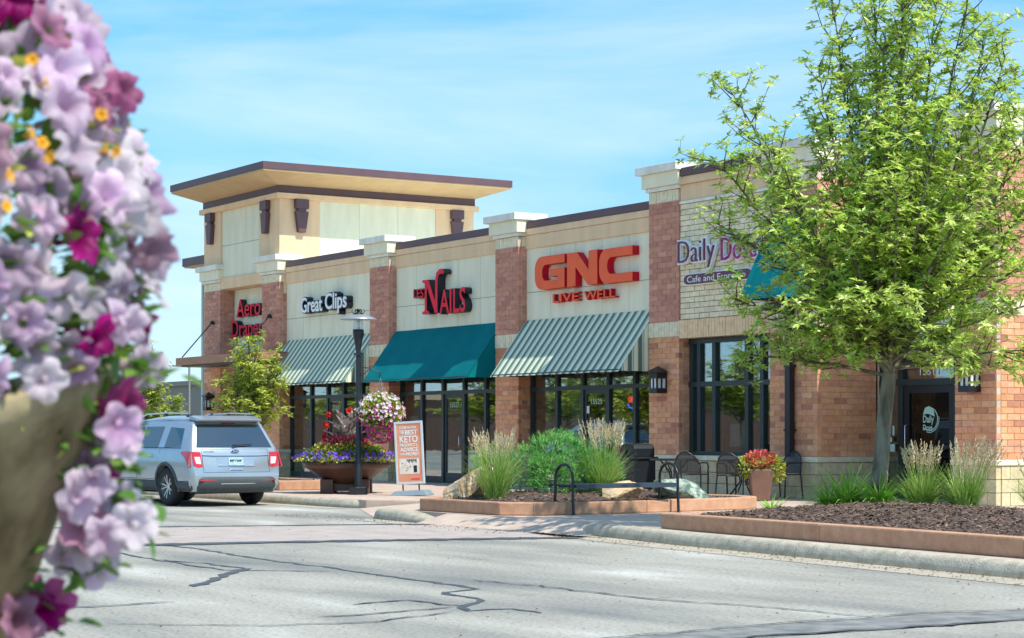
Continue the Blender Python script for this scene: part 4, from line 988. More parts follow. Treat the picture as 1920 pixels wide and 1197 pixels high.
def grow_tree(T, base, fork, ends, lm, L, seed, r0=.13, sub=9, twl=.45, ncl=6, limb_r=.05, inner_cl=True, lfn=7, outw=.25, side=.085):
    r = random.Random(seed); wood = MB(); vs = []; fs = []; tw = MB()
    base = Vector(base); fork = Vector(fork)
    tp = [base + Vector((0, 0, -.1)), base + Vector((0, 0, .05)), base.lerp(fork, .3) + Vector((.01, 0, 0)), base.lerp(fork, .7) - Vector((.015, 0, 0)), fork]
    wood.tube(tp, [r0 * 1.35, r0 * 1.15, r0, r0 * .92, r0 * .9], 14)
    for e in ends:
        e = Vector(e[:3]); start = fork + Vector((0, 0, r.uniform(-.05, .3))); L0 = (e - start).length
        c = start.lerp(e, .45) + Vector((0, 0, -.0)) + Vector((r.uniform(-.1, .1), r.uniform(-.1, .1), L0 * .02))
        hor = Vector((e.x - start.x, e.y - start.y, 0)); c -= hor * .02; c.z += -.10 * L0 if hor.length < L0 * .6 else .03 * L0
        def bez(t): return start * (1 - t) ** 2 + c * 2 * t * (1 - t) + e * t * t
        n = 10; pts = [bez(i / n) + Vector((r.uniform(-1, 1), r.uniform(-1, 1), r.uniform(-1, 1))) * (.025 * L0 / 3 if 0 < i < n else 0) for i in range(n + 1)]
        wood.tube(pts, [max(.006, limb_r * (L0 / 4) ** .5 * (1 - i / n) ** .8 + .006) for i in range(n + 1)], 7)
        ns = int(sub * L0 / 3) + 2
        for k in range(ns):
            t = .16 + .84 * ((k + r.random()) / ns) ** .72; p = bez(t); d = (bez(min(1, t + .05)) - bez(t - .05)).normalized()
            a = r.uniform(0, 6.28); o_ = d.orthogonal().normalized(); o2 = d.cross(o_); out = o_ * math.cos(a) + o2 * math.sin(a)
            dd = (d * .55 + out * .8 + Vector((0, 0, outw))).normalized(); l = twl * r.uniform(.6, 1.5) * (1.1 - .35 * t) * (L0 / 3) ** .5
            q = [p]; cur = p
            for i in range(4):
                dd = (dd + Vector((r.uniform(-.25, .25), r.uniform(-.25, .25), r.uniform(-.05, .28)))).normalized(); cur = cur + dd * l / 4; q.append(cur)
            tw.tube(q, [.012, .009, .007, .005, .003], 4, False)
            for i in range(ncl):
                f = (i + .5 + r.random() * .5) / ncl; j = min(3, int(f * 4)); pp = q[j].lerp(q[j + 1], f * 4 - j)
                off = Vector((r.gauss(0, 1), r.gauss(0, 1), r.gauss(0, 1))) * side * L / .1
                pq = pp + off
                if off.length > .07: tw.tube([pp, pq], .0025, 3, False)
                leaf_cluster(vs, fs, pq, (off.normalized() * .5 + Vector((0, 0, 1)) + dd * .3).normalized(), r, L, lfn)
            leaf_cluster(vs, fs, q[-1], (dd + Vector((0, 0, .4))).normalized(), r, L, lfn)
        leaf_cluster(vs, fs, e, Vector((0, 0, 1)), r, L * 1.1, lfn)
    l = wloc(T)
    wood.build('trunk', M['trunk'], T)
    tw.build('twigs', M['twig'], T, kind='stuff')
    rawmesh('crown', [tuple(Vector(v) - l) for v in vs], fs, lm, T)
    return len(fs)
TB = Vector((13.72, -6.65, .38))
T1_ = empty('shade_tree', TB, 'large young shade tree with bright green leaves in the right mulch bed', 'tree')
DT = (TB - CAM).dot(DV)
def tp(px, py, dd):
    D = DT + dd; return CAM + DV * D + RV * ((px - 960) / 3743 * D) + Vector((0, 0, (814 - py) / 3743 * D))
ends = [tp(*q) for q in [(1368, 168, .2), (1338, 300, -.5), (1345, 420, .6), (1372, 560, -.6), (1395, 668, -.2), (1450, 660, .9), (1560, 0, .3), (1535, 130, -.6), (1528, 225, .6), (1450, 280, -1.0),
    (1640, -80, .2), (1690, -60, -.7), (1700, -90, 0.), (1760, -30, .5), (1810, 20, -.4), (1885, 105, .2), (1850, 60, .9), (1905, 210, -.7), (1960, 200, .3), (1990, 330, .5), (2010, 450, -.3), (1985, 560, .7), (1950, 655, -.5), (1880, 690, .3),
    (1800, 660, -1.3), (1700, 560, -1.6), (1600, 560, -1.6), (1500, 560, -1.4), (1450, 430, -1.3), (1560, 400, -1.8), (1680, 350, -1.9), (1800, 400, -1.7), (1880, 480, -1.4), (1620, 240, -1.4), (1760, 200, -1.4), (1840, 290, -1.2),
    (1700, 500, 1.8), (1560, 450, 1.8), (1820, 450, 1.8), (1650, 250, 1.6), (1780, 260, 1.5), (1480, 500, 1.3), (1930, 400, 1.3), (1600, 120, .8), (1720, 80, .9), (1660, 60, -.7), (1480, 610, -1.0), (1560, 660, -.8), (1850, 600, -1.2), (1450, 350, .9)]]
fork = tp(1668, 700, .05)
grow_tree(T1_, TB, fork, ends, M['leaf'], .100, 5, r0=.105, sub=17, twl=.50, ncl=8, limb_r=.030, lfn=8, side=.085)

def small_tree(base, h, w, label, seed, n=14):
    r = random.Random(seed); T = empty('small_tree', base, label, 'tree', 'young trees behind the car'); b = Vector(base); E = []
    for i in range(n):
        a = 6.28 * i / n + r.uniform(-.3, .3); f = r.uniform(.15, 1); rr = w * (1.0 - .75 * f) * r.uniform(.75, 1.1) + .06
        E.append(b + Vector((rr * math.cos(a), rr * math.sin(a), h * (.38 + .62 * f))))
    E.append(b + Vector((.05, 0, h)))
    grow_tree(T, b, b + Vector((0, 0, h * .3)), E, M['leaf2'], .10, seed, r0=.05, sub=14, twl=.40, ncl=5, limb_r=.02, lfn=7)
    return T
small_tree((-8.25, -5.2, .33), 3.15, 1.15, 'young leafy tree standing behind the silver car, in front of the tower', 41, 24)
T3 = small_tree((-30.9, 1.6, .1), 4.1, 1.25, 'young leafy tree further left, beside the petunia basket', 42, 22)

# ------------------------------------------------------------------ leaf mounds for planters
def leaf_mound(name, parent, c, rad, n, L, m, seed, up=.4, zmin=-9, sh=(.8, 1.05), flat=False):
    r = random.Random(seed); vs = []; fs = []; k = 0
    while k < n:
        d = Vector((r.gauss(0, 1), r.gauss(0, 1), r.gauss(0, 1))).normalized()
        if d.z < zmin: continue
        k += 1; q = r.uniform(*sh); p = Vector(c) + Vector((d.x * rad[0], d.y * rad[1], d.z * rad[2])) * q
        e = (d + Vector((r.uniform(-.8, .8), r.uniform(-.8, .8), r.uniform(-.3, .8) + up))).normalized(); l = L * r.uniform(.6, 1.3); s = e.cross(Vector((r.random() - .5, r.random() - .5, r.random() + .1))).normalized() * l * .33
        b = len(vs); vs += [p, p + e * l * .5 + s, p + e * l, p + e * l * .5 - s]; fs += [(b, b + 1, b + 2), (b, b + 2, b + 3)]
    return rawmesh(name, [tuple(v) for v in vs], fs, m, parent, kind='stuff')
def bloom_mound(name, parent, c, rad, n, L, m, seed, zmin=-9, zmax=9, sh=(.98, 1.1)):
    """many small five-lobed blooms facing outwards"""
    r = random.Random(seed); vs = []; fs = []; k = 0
    while k < n:
        d = Vector((r.gauss(0, 1), r.gauss(0, 1), r.gauss(0, 1))).normalized()
        if d.z < zmin or d.z > zmax: continue
        k += 1; p = Vector(c) + Vector((d.x * rad[0], d.y * rad[1], d.z * rad[2])) * r.uniform(*sh)
        nrm = (d + Vector((r.uniform(-.5, .5), r.uniform(-.5, .5), r.uniform(-.3, .5)))).normalized(); o_ = nrm.orthogonal().normalized(); o2 = nrm.cross(o_); l = L * r.uniform(.7, 1.2)
        b = len(vs); vs.append(p - nrm * l * .5)
        for j in range(10):
            a = 6.283 * j / 10; q = l * (1 if j % 2 else .72); vs.append(p + (o_ * math.cos(a) + o2 * math.sin(a)) * q + nrm * (l * .15 * (j % 2)))
        fs += [(b, b + 1 + j, b + 1 + (j + 1) % 10) for j in range(10)]
    return rawmesh(name, [tuple(v) for v in vs], fs, m, parent, kind='stuff')

# big bowl planter by the lamp post
PL = empty('bowl_planter', (-2.94, -5.63, .15), 'wide brown bowl planter on square feet, full of mixed flowers behind the lamp post', 'planter')
MB().lathe([(.30, .18), (.36, .20), (.62, .36), (.80, .50), (.88, .52), (.90, .62), (.87, .64), (.82, .60), (.5, .56), (.0, .56)], (-2.94, -5.63, .15), 16, True).build('bowl', M['bowl'], PL)
for (sx, sy) in ((-1, -1), (1, -1), (-1, 1), (1, 1)):
    c = Vector((-2.94, -5.63, .15)) + RV * sx * .36 + DV * sy * .36
    mb = MB(); q = [c + RV * a + DV * b for a, b in ((-.13, -.13), (.13, -.13), (.13, .13), (-.13, .13))]
    mb.hexa([(p.x, p.y, .152) for p in q] + [(p.x, p.y, .44) for p in q]); mb.build('foot', M['bowl'], PL, bevel=.01)
q = [Vector((-2.94, -5.63, 0)) + RV * a + DV * b for a, b in ((-.3, -.3), (.3, -.3), (.3, .3), (-.3, .3))]
MB().hexa([(p.x, p.y, .2) for p in q] + [(p.x, p.y, .43) for p in q]).build('pedestal', M['bowl'], PL)
F1 = empty('planter_flowers', (-2.94, -5.63, .80), 'low mounded mix of purple, lime and burgundy bedding flowers in the wide brown bowl', 'flowers')
leaf_mound('green_foliage', F1, (0, 0, 0), (.93, .93, .30), 2600, .08, M['greenleaf'], 51, zmin=-.05)
leaf_mound('lime_foliage', F1, (0, 0, .03), (.98, .98, .13), 1300, .07, M['lime'], 52, up=.0, zmin=-.25, sh=(.92, 1.06))
leaf_mound('yellow_green_foliage', F1, (0, 0, .1), (.72, .72, .30), 1100, .075, M['lime'], 62, up=.2, zmin=.1, sh=(.9, 1.05))
bloom_mound('purple_blooms', F1, (0, 0, .06), (1.04, 1.04, .20), 330, .034, M['purple'], 53, zmin=-.05, zmax=.75)
leaf_mound('burgundy_foliage', F1, (0, 0, .25), (.50, .50, .24), 800, .09, M['burg'], 54, zmin=.0)
bloom_mound('yellow_blooms', F1, (0, 0, .1), (.85, .85, .28), 70, .03, M['orange'], 55, zmin=.2)
bloom_mound('red_blooms', F1, (0, 0, .1), (.78, .78, .30), 60, .03, M['redfl'], 56, zmin=.2)
# canna with big striped leaves
CA = empty('canna_plant', (-2.94, -5.63, .95), 'canna lily with large pink-grey leaves and red flower spikes rising from the bowl', 'plant')
r = random.Random(9)
def big_leaf(parent, base, d, L, w, m, name='leaf', bend=.35):
    d = Vector(d).normalized(); s = d.cross(Vector((0, 0, 1))); s = s.normalized() if s.length > .05 else Vector((1, 0, 0)); s = (s + Vector((r.uniform(-.3, .3), r.uniform(-.3, .3), r.uniform(-.3, .3)))).normalized(); n_ = s.cross(d)
    vs = []; fs = []; seg = 7
    for i in range(seg + 1):
        t = i / seg; ww = w * math.sin(math.pi * min(1, t * .92 + .04)) ** .8; c = Vector(base) + d * L * t + Vector((0, 0, -bend * L * t * t)) * .6
        vs += [c - s * ww + n_ * ww * .35, c, c + s * ww + n_ * ww * .35]
    for i in range(seg): fs += [(3 * i, 3 * i + 1, 3 * i + 4, 3 * i + 3), (3 * i + 1, 3 * i + 2, 3 * i + 5, 3 * i + 4)]
    return rawmesh(name, [tuple(v) for v in vs], fs, m, parent, True)
for i in range(30):
    a = i * 2.4; h0 = r.uniform(.05, .6); q = RV * math.cos(a) * r.uniform(.35, .9) + DV * math.sin(a) * .6
    big_leaf(CA, (q.x * .1, q.y * .1, h0), (q.x, q.y, r.uniform(.6, 1.4)), r.uniform(.36, .58), r.uniform(.05, .085), M['canna'])
mb = MB()
for (a, b, h_) in ((-.42, .0, .58), (-.38, .1, .78), (-.45, 0, .36), (.05, .05, .88)):
    q = RV * a + DV * b; mb.tube([(0, 0, 0), (q.x * .6, q.y * .6, h_ * .6), (q.x, q.y, h_)], .009, 5)
mb.build('stalks', M['greenleaf'], CA, center=False)
for i, (a, b, h_) in enumerate(((-.42, .0, .58), (-.38, .1, .78), (-.45, 0, .36), (.05, .05, .88))):
    q = RV * a + DV * b; bloom_mound('red_flower_spike', CA, (q.x, q.y, h_), (.07, .05, .06), 14, .05, M['redfl'], 70 + i, sh=(.3, 1.1))

# ------------------------------------------------------------------ lamp post and hanging basket
def lamp_post(x, y, z, label, arm_dir):
    P = empty('lamp_post', (x, y, z), label, 'street lamp', 'lamp posts with hanging baskets')
    b = MB(); b.box(x - .14, x + .14, y - .14, y + .14, z, z + .16); b.build('base', M['black'], P, bevel=.02)
    p = MB(); p.lathe([(.075, .15), (.072, .55), (.055, .60), (.05, 2.8), (.05, 2.9)], (x, y, z), 14); p.build('pole', M['black'], P)
    p = MB(); p.lathe([(.052, 2.85), (.075, 3.0), (.10, 3.12), (.11, 3.18), (.11, 3.26), (.06, 3.262)], (x, y, z), 16); p.build('collar', M['black'], P)
    MB().lathe([(.075, 3.20), (.105, 3.23), (.10, 3.36), (.085, 3.47), (.085, 3.49)], (x, y, z), 16).build('lamp_glass', M['lampglass'], P)
    MB().lathe([(.035, 3.2), (.035, 3.42), (.02, 3.45)], (x, y, z), 8).build('lamp_bulb', M['whiteface'], P)
    MB().lathe([(.36, 3.455), (.355, 3.47), (.25, 3.515), (.14, 3.54), (.09, 3.56), (.0, 3.562)], (x, y, z), 28).build('lamp_hood', M['chrome'] if 0 else mat('hood_metal', (.42, .44, .46), rough=.35, metal=.5), P)
    t = MB(); t.lathe([(.10, 3.56), (.10, 3.58), (.03, 3.60), (.03, 3.63), (.07, 3.64), (.07, 3.655), (.0, 3.67)], (x, y, z), 12)
    for k in range(6):
        a = k * 1.047; t.tube([(x + .09 * math.cos(a), y + .09 * math.sin(a), z + 3.57), (x + .13 * math.cos(a), y + .13 * math.sin(a), z + 3.62), (x + .10 * math.cos(a), y + .10 * math.sin(a), z + 3.66)], .008, 5)
    t.build('finial', M['black'], P)
    d = Vector(arm_dir).normalized(); q = Vector((x, y, z))
    a_ = MB(); a_.tube([q + Vector((0, 0, 2.52)), q + d * .22 + Vector((0, 0, 2.50)), q + d * .40 + Vector((0, 0, 2.42)), q + d * .44 + Vector((0, 0, 2.36)), q + d * .40 + Vector((0, 0, 2.31))], .012, 6)
    a_.tube([q + Vector((0, 0, 2.3)), q + d * .2 + Vector((0, 0, 2.46))], .008, 5); a_.box(x - .07, x + .07, y - .07, y + .07, z + 2.75, z + 2.8)
    a_.build('basket_arm', M['black'], P)
    return P
lamp_post(-1.87, -5.93, .15, 'black lamp post with flat metal hood standing between the car and the poster stand', RV)
BK = Vector((-1.87, -5.93, 0)) + RV * .44 + Vector((0, 0, 1.74))
H_ = empty('hanging_basket', BK, 'round hanging basket of white and magenta petunias on the black lamp post', 'flower basket')
MB().lathe([(.0, -.22), (.16, -.20), (.27, -.05), (.30, .02), (.28, .03), (.0, .02)], BK, 16).build('basket_bowl', M['bowl'], H_)
mb = MB()
for k in range(3):
    a = k * 2.094; mb.tube([BK + Vector((.26 * math.cos(a), .26 * math.sin(a), 0)), BK + Vector((0, 0, .71))], .004, 4)
mb.build('hanger', M['chrome'], H_)
leaf_mound('foliage', H_, (0, 0, .02), (.42, .42, .36), 2200, .06, M['lime'], 81, sh=(.8, 1.0)); leaf_mound('green_foliage', H_, (0, 0, .0), (.41, .41, .36), 1800, .06, M['greenleaf'], 82, sh=(.7, 1.0))
bloom_mound('white_pink_blooms', H_, (0, 0, .04), (.46, .46, .38), 300, .034, M['pinkfl'], 83, zmin=-.45)
bloom_mound('magenta_blooms', H_, (0, 0, .0), (.45, .45, .40), 150, .034, M['magfl'], 84, zmax=.45)
bloom_mound('trailing_magenta_blooms', H_, (.0, .0, -.25), (.30, .30, .32), 150, .034, M['magfl'], 85, zmax=.3)
leaf_mound('trailing_foliage', H_, (0, 0, -.2), (.30, .30, .34), 500, .05, M['greenleaf'], 86, up=-.6)

# ------------------------------------------------------------------ poster stand
AF = empty('poster_stand', (0, 0, 0), 'white framed orange poster stand about keto products on a grey weighted base', 'sign stand')
f = MB(); Wd, Hh = .60, 1.22
f.box(-Wd / 2, Wd / 2, -.02, .02, 0, .045).box(-Wd / 2, Wd / 2, -.02, .02, Hh - .045, Hh).box(-Wd / 2, -Wd / 2 + .045, -.02, .02, .045, Hh - .045).box(Wd / 2 - .045, Wd / 2, -.02, .02, .045, Hh - .045)
fo = f.build('frame', M['frame_al'], AF, bevel=.006)
po = MB().box(-Wd / 2 + .045, Wd / 2 - .045, -.012, .012, .045, Hh - .045).build('poster', M['poster'], AF)
for (t, z, h, w_) in (('COME IN FOR', 1.075, .045, .36), ('THE', .975, .075, .10), ('KETO', .815, .125, .38), ('PRODUCTS,', .735, .055, .38), ('ADVICE', .635, .075, .38), ('AND', .565, .04, .10), ('MORE!', .555, .06, .26)):
    x = -.19 if t != 'MORE!' else -.07
    letters(t, h, w_, (x, -.0145, z), M['paper'], po, extrude=.0015, bold=h * .03, name='poster_letter')
letters('BEST', .085, .26, (-.07, -.0145, .965), M['paper'], po, extrude=.0015, bold=.003, name='poster_letter')
pp = MB(); pp.box(-.22, .20, -.0140, -.0125, .20, .50); pp.build('poster_picture', mat('poster_picture', (.72, .60, .48), rough=.5, scale=9, col2=(.85, .80, .72)), po)
pd = MB(); pd.box(.08, .15, -.0165, -.0142, .23, .36); 
for k in range(9): pd.box(-.06 + k * .024, -.045 + k * .024, -.0165, -.0142, .45 - (k % 3) * .02, .49 - (k % 2) * .01)
for (a, b) in ((-.17, .40), (-.05, .30), (0, .33), (-.08, .26)): pd.box(a, a + .02, -.0165, -.0142, b, b + .02)
pd.build('poster_print', M['navy'], po); MB().box(.02, .20, -.016, -.0128, .09, .11).build('poster_print', M['redface'], po)
ft = MB(); ft.tube([(-.17, 0, .0), (-.17, 0, -.12)], .014, 6).tube([(.17, 0, .0), (.17, 0, -.12)], .014, 6); ft.build('spring_foot', M['black'], AF)
bs = MB(); bs.hexa([(-.42, -.20, -.225), (.42, -.20, -.225), (.42, .20, -.225), (-.42, .20, -.225), (-.30, -.12, -.12), (.34, -.12, -.12), (.34, .12, -.12), (-.30, .12, -.12)])
bs.build('base', M['basegrey'], AF, bevel=.02)
for o in (fo, po): pass
AF.location = (-.70, -5.40, .375); AF.rotation_euler = (0, math.radians(-3), math.radians(37))

# ------------------------------------------------------------------ bench
BN = empty('bench', (8.35, -6.95, .15), 'black backless metal bench with hooped arms at the edge of the bed', 'bench')
s = MB()
for k in range(7): s.box(8.16 + k * .062, 8.16 + k * .062 + .05, -7.88, -6.02, .55, .60)
s.build('seat', M['bench'], BN)
MB().box(8.13, 8.60, -7.86, -7.80, .55, .574).box(8.13, 8.60, -6.10, -6.04, .55, .574).box(8.60, 8.64, -7.88, -6.02, .54, .605).build('seat_frame', M['bench'], BN)
for y in (-7.92, -5.98):
    pts = [(8.62, y, .152), (8.60, y, .5), (8.60, y, .70)] + [(8.37 + .23 * math.cos(a), y, .70 + .20 * math.sin(a)) for a in [math.pi * k / 8 for k in range(1, 8)]] + [(8.14, y, .70), (8.14, y, .5), (8.10, y, .2)]
    MB().tube(pts, .022, 8).build('arm_and_leg', M['black'], BN)
    MB().lathe([(.035, .15), (.035, .162), (.02, .165)], (8.62, y, 0), 10).build('foot_plate', M['black'], BN)
    MB().tube([(8.15, y, .585), (8.60, y, .585)], .016, 6).build('cross_bar', M['black'], BN)

# ------------------------------------------------------------------ cafe furniture
mesh_m = mat('dark_metal_mesh', (.02, .026, .03), rough=.45)
def mesh_alpha():
    t = mesh_m.node_tree; n = t.nodes; l = t.links; ms = n.new('ShaderNodeMixShader'); tr = n.new('ShaderNodeBsdfTransparent'); ms.inputs[0].default_value = .82
    l.new(tr.outputs[0], ms.inputs[1]); l.new(n['Principled BSDF'].outputs[0], ms.inputs[2]); l.new(ms.outputs[0], n['Material Output'].inputs[0])
mesh_alpha()
def cafe_chair(label):
    C = empty('cafe_chair', (0, 0, 0), label, 'chair', 'metal cafe chairs')
    # seat facing +x local, back at -x
    seat = MB(); vs = []; n = 8
    for i in range(n + 1):
        for j in range(n + 1):
            x = -.22 + .44 * i / n; y = -.23 + .46 * j / n; vs.append((x, y, .45 - .02 * math.cos(y * 6) * (1 - (x / .3) ** 2)))
    seat.add(vs, [(i * (n + 1) + j, (i + 1) * (n + 1) + j, (i + 1) * (n + 1) + j + 1, i * (n + 1) + j + 1) for i in range(n) for j in range(n)], True)
    seat.build('seat', mesh_m, C)
    bk = MB(); vs = []
    for i in range(n + 1):
        for j in range(n + 1):
            t = i / n; u = -1 + 2 * j / n; hw = .25 * (1 - .35 * t * t) ; z = .47 + .40 * t * (1 - .22 * u * u); vs.append((-.22 - .10 * t - .05 * (1 - u * u), hw * u, z))
    bk.add(vs, [(i * (n + 1) + j, (i + 1) * (n + 1) + j, (i + 1) * (n + 1) + j + 1, i * (n + 1) + j + 1) for i in range(n) for j in range(n)], True)
    bk.build('backrest', mesh_m, C)
    MB().tube([(-.22 - .05 * (1 - u * u) - .10, .25 * (1 - .35) * u, .47 + .40 * (1 - .22 * u * u)) for u in [-1, -.6, -.2, .2, .6, 1]], .015, 6).build('back_rim', M['black'], C)
    for s_ in (-1, 1):
        MB().tube([(-.33, s_ * .165, .79), (-.24, s_ * .25, .62), (-.22, s_ * .255, .46), (-.27, s_ * .27, .0)], .015, 6).build('leg', M['black'], C)
        MB().tube([(-.26, s_ * .24, .66), (-.1, s_ * .27, .67), (.14, s_ * .27, .66), (.21, s_ * .265, .60), (.23, s_ * .25, .0)], .015, 6).build('leg', M['black'], C)
    MB().tube([(-.22, -.24, .45), (.2, -.25, .45), (.2, .25, .45), (-.22, .24, .45)], .012, 5).build('seat_rim', M['black'], C)
    return C
def cafe_table(loc, label):
    T = empty('cafe_table', (0, 0, 0), label, 'table', 'round cafe tables')
    MB().lathe([(.0, .70), (.43, .70), (.45, .705), (.45, .725), (.0, .727)], (0, 0, 0), 28).build('tabletop', mesh_m, T)
    MB().lathe([(.44, .695), (.46, .705), (.46, .725), (.44, .73)], (0, 0, 0), 28).build('table_rim', M['black'], T)
    for k in range(4):
        a = k * math.pi / 2 + .4; c, s_ = math.cos(a), math.sin(a)
        MB().tube([(.30 * c, .30 * s_, .70), (.10 * c, .10 * s_, .48), (.07 * c, .07 * s_, .32), (.22 * c, .22 * s_, .14), (.36 * c, .36 * s_, .0)], .015, 6).build('leg', M['black'], T)
        ring = [(c * (.2 + .1 * math.cos(q)), s_ * (.2 + .1 * math.cos(q)), .56 + .1 * math.sin(q)) for q in [6.283 * i / 10 for i in range(11)]]
        MB().tube(ring, .007, 4).build('scroll', M['black'], T)
    T.location = loc; return T
cafe_table((2.70, -1.60, .152), 'round metal cafe table beside the litter bin, scrolled legs showing')
cafe_table((4.35, -1.25, .152), 'round metal cafe table in front of the cafe window')
ch = cafe_chair('metal mesh cafe chair seen from behind, its round back in front of the cafe window')
ch.location = (3.62, -1.9, .152); ch.rotation_euler.z = math.radians(125)
for (loc, a, lab) in (((3.75, -.75, .152), -60, 'dark metal cafe chair between the two tables, against the cafe window'),
                      ((4.85, -1.85, .152), 118, 'metal cafe chair side-on beside the brown flower pot'),
                      ((2.35, -2.65, .152), 75, 'metal cafe chair behind the bench, next to the litter bin'),
                      ((4.55, -.50, .152), -80, 'metal cafe chair pushed against the cafe sill')):
    c = copy_tree(ch); c.location = loc; c.rotation_euler.z = math.radians(a); c['label'] = lab
# litter bin
LB = empty('litter_bin', (1.45, -1.55, .15), 'black litter bin with a domed hood at the edge of the cafe terrace', 'bin')
MB().box(1.14, 1.76, -1.86, -1.24, .155, .88).build('bin_body', M['black'], LB, bevel=.03)
MB().box(1.10, 1.80, -1.90, -1.20, .882, .93).build('bin_collar', M['black'], LB, bevel=.012)
hd = MB(); hd.prism([(-.30, 0), (-.30, .16), (-.24, .24), (-.10, .27), (-.10, .0)], lambda u, v, w: (1.45 + u, -1.55 + w, .932 + v), -.28, .28); hd.prism([(.30, 0), (.30, .16), (.24, .24), (.02, .27), (.02, .0)], lambda u, v, w: (1.45 + u, -1.55 + w, .932 + v), -.28, .28)
hd.build('bin_hood', M['black'], LB, bevel=.015)

LB.scale = (.84, .84, .97)

# brown flower pot
PT = empty('flower_pot', (5.25, -1.60, .15), 'tall tapered brown pot of lime foliage and red coleus by the brick pier', 'pot')
c = Vector((5.25, -1.60, 0)); a_ = .17; b_ = .25
mb = MB()
lo = [c + RV * x + DV * y for x, y in ((-a_, -a_), (a_, -a_), (a_, a_), (-a_, a_))]; hi = [c + RV * x + DV * y for x, y in ((-b_, -b_), (b_, -b_), (b_, b_), (-b_, b_))]
mb.hexa([(p.x, p.y, .152) for p in lo] + [(p.x, p.y, .80) for p in hi]); mb.build('pot_body', M['pot'], PT, bevel=.03)
F2 = empty('pot_plants', (5.25, -1.60, .85), 'lime sweet potato vine spilling under a tuft of red coleus in the brown pot', 'flowers')
for s_ in (-1, 1):
    q = RV * s_ * .26; leaf_mound('lime_foliage', F2, (q.x, q.y, -.03), (.23, .23, .20), 650, .075, M['lime'], 91 + s_, up=-.2)
leaf_mound('coleus', F2, (0, 0, .12), (.30, .30, .15), 700, .075, M['redleaf'], 95)
leaf_mound('trailing_lime', F2, tuple(RV * .36 + Vector((0, 0, -.15))), (.14, .16, .18), 250, .07, M['lime'], 96, up=-.5)

PT.scale = (.88, .88, .88); F2.scale = (.85, .85, .85); F2.location.z = .79

